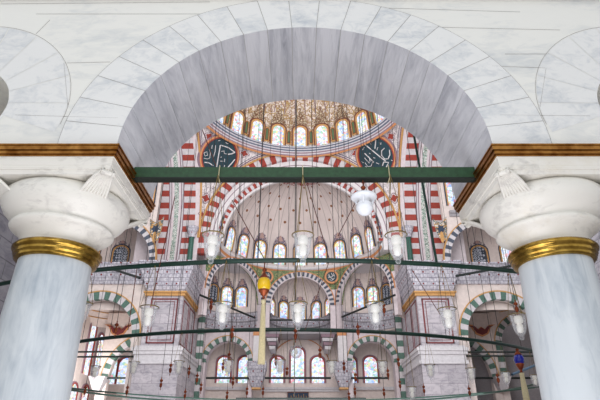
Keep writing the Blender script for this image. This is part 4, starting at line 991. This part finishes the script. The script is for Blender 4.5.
# ================================================================ COPPER PENDANTS
def make_pendant():
    r = thing('copper_pendant', (0, 0, -EYE)); r.location = (0, 0, 0); ORIG[r.name] = Vector((0, 0, EYE))
    MB().lathe([(.001, -.19), (.010, -.18), (.014, -.15), (.006, -.13), (.012, -.11), (.034, -.08), (.046, -.03), (.046, .0), (.03, .03), (.012, .045), (.02, .06), (.04, .075), (.05, .1), (.044, .125), (.02, .14), (.01, .17), (.018, .185), (.008, .2), (.001, .23)], (0, 0, 0), 16).build('copper_body', 'copper', r)
    o = MB().tube([(0, 0, 0), (0, 0, 1)], .0045, 4).build('cord', 'cable', r); o.location = (0, 0, .2)
    return r
pen0 = make_pendant(); usedp = [False]
PEND = [(211, 306, 9, 'before the inner face of the left pier, left of a lamp'), (232, 334, 9, 'over the crown of the left green arch'), (295.5, 335, 9, 'directly under the middle lamp of the near ring'),
 (116, 329, 9, 'before the painted motif of the left corner bay'), (170.5, 369, 11, 'left of the lamp before the left pier base'), (161, 384, 12, 'low on the left pier, left of the lamp'), (185, 395, 13, 'lowest one beside the left pier foot'), (197, 379, 12, 'just right of the left pier'),
 (189, 372, 12, 'right of the lamp before the left pier base'), (201, 388, 13, 'low, just left of the left green arch windows'), (229, 358, 11, 'top centre inside the left green arch'), (223, 367, 12, 'over the outer window of the left green arch'), (233, 382, 12, 'between the two windows of the left green arch'),
 (247, 392, 13, 'under the inner window of the left green arch'), (227, 396, 13, 'lowest under the left green arch'), (276, 362, 11, 'over the left one of the three middle windows'), (287, 372, 12, 'between the left and tall middle windows'), (320, 354, 10, 'above the right one of the three middle windows'),
 (384, 309, 9, 'before the right diagonal niche, right of a lamp'), (358, 331, 9, 'over the crown of the right green arch'), (344, 367, 11, 'between the right corbel and the right green arch'), (398.5, 363, 11, 'before the striped jamb of the right pier'), (388, 374, 12, 'right of the outer window of the right green arch'), (355.5, 378, 12, 'between the two windows of the right green arch'),
 (355, 392, 13, 'low below the windows of the right green arch'), (400, 385, 13, 'low at the inner edge of the right pier'), (384, 393, 13, 'low, left of the right pier foot'), (424, 390, 13, 'low before the face of the right pier'), (349, 397, 13, 'lowest one beside the right corbel'),
 (516.5, 308, 8.5, 'above the lamp close to the right marble column'), (539, 360, 10, 'right of the blue globe'), (498, 379, 11, 'left of the lamp before the right bay corbel'), (469.5, 392, 12, 'below the lamp in the left half of the right corner arch'),
 (85, 391, 12, 'lowest one beside the left marble column'), (127, 391, 12, 'low, left of the left pier'), (263, 392, 13, 'at the foot of the left corbel'), (556, 385, 11, 'almost behind the right marble column')]
for px, py, Y, nm in PEND:
    r = copytree(pen0) if usedp[0] else pen0; usedp[0] = True
    p = U(px, py, Y); r.location = (p.x, p.y, p.z+EYE); s = .72; r.scale = (s, s, s)
    for ch in r.children:
        if ch.name.startswith('cord'): ch.scale = (1.6, 1.6, (22.5-p.z)/s)
    tag(r, 'copper pendant '+nm, 'pendant', 'copper pendants')
# ================================================================ TIE BARS
TB = [(200, 295, 42.5, 255, 318, 49, .10, 'slanting from the left pier to the far wall'), (395, 295, 42.5, 342, 317, 49, .10, 'slanting from the right pier to the far wall'), (267.5, 320, 49.7, 331.5, 320, 49.7, .09, 'across the centre niche'),
      (206, 378, 49.7, 250, 378, 49.7, .10, 'across the left green arch windows'), (265, 378, 49.7, 331, 378, 49.7, .10, 'across the three middle windows'), (345, 378, 49.7, 389, 378, 49.7, .10, 'across the right green arch windows'),
      (58, 352, 40, 137, 351.5, 40, .07, 'upper one in the left corner arch'), (58, 357, 40, 137, 356.5, 40, .07, 'second one in the left corner arch'), (98, 378, 46, 134, 378, 46, .09, 'low behind the left corner arch'),
      (461, 352, 40, 549, 352, 40, .07, 'upper one in the right corner arch'), (461, 356, 40, 549, 356, 40, .07, 'second one in the right corner arch'), (465, 378, 46, 538, 378, 46, .09, 'low behind the right corner arch'),
      (112, 269, 39.3, 140, 278, 37.5, .1, 'dark one under the left gallery cornice'), (456, 276, 38.3, 522, 264, 39.5, .1, 'dark one under the right gallery cornice')]
for x0, y0, Y0, x1, y1, Y1, r_, nm in TB:
    o = MB().tube([U(x0, y0, Y0), U(x1, y1, Y1)], r_, 8).build('tie_bar', 'tie'); tag(o, 'dark iron tie bar, '+nm, 'tie bar', 'iron tie bars')
for a, nm in (((512, 374.5, 14.5, 540, 363.5, 15.5), 'behind the blue globe'), ((543, 399, 14, 562, 392, 14.5), 'lowest, near the right marble column')):
    o = MB().tube([U(a[0], a[1], a[2]), U(a[3], a[4], a[5])], .035, 8).build('tie_bar', 'tie_blue'); tag(o, 'blue-grey iron bar, '+nm, 'tie bar', 'blue-grey bars')
o = MB().tube([U(236, 398.6, 24), U(366, 398.6, 24)], .045, 8).build('tie_bar', 'tie'); tag(o, 'long thin grey bar low across the middle of the far end', 'tie bar')
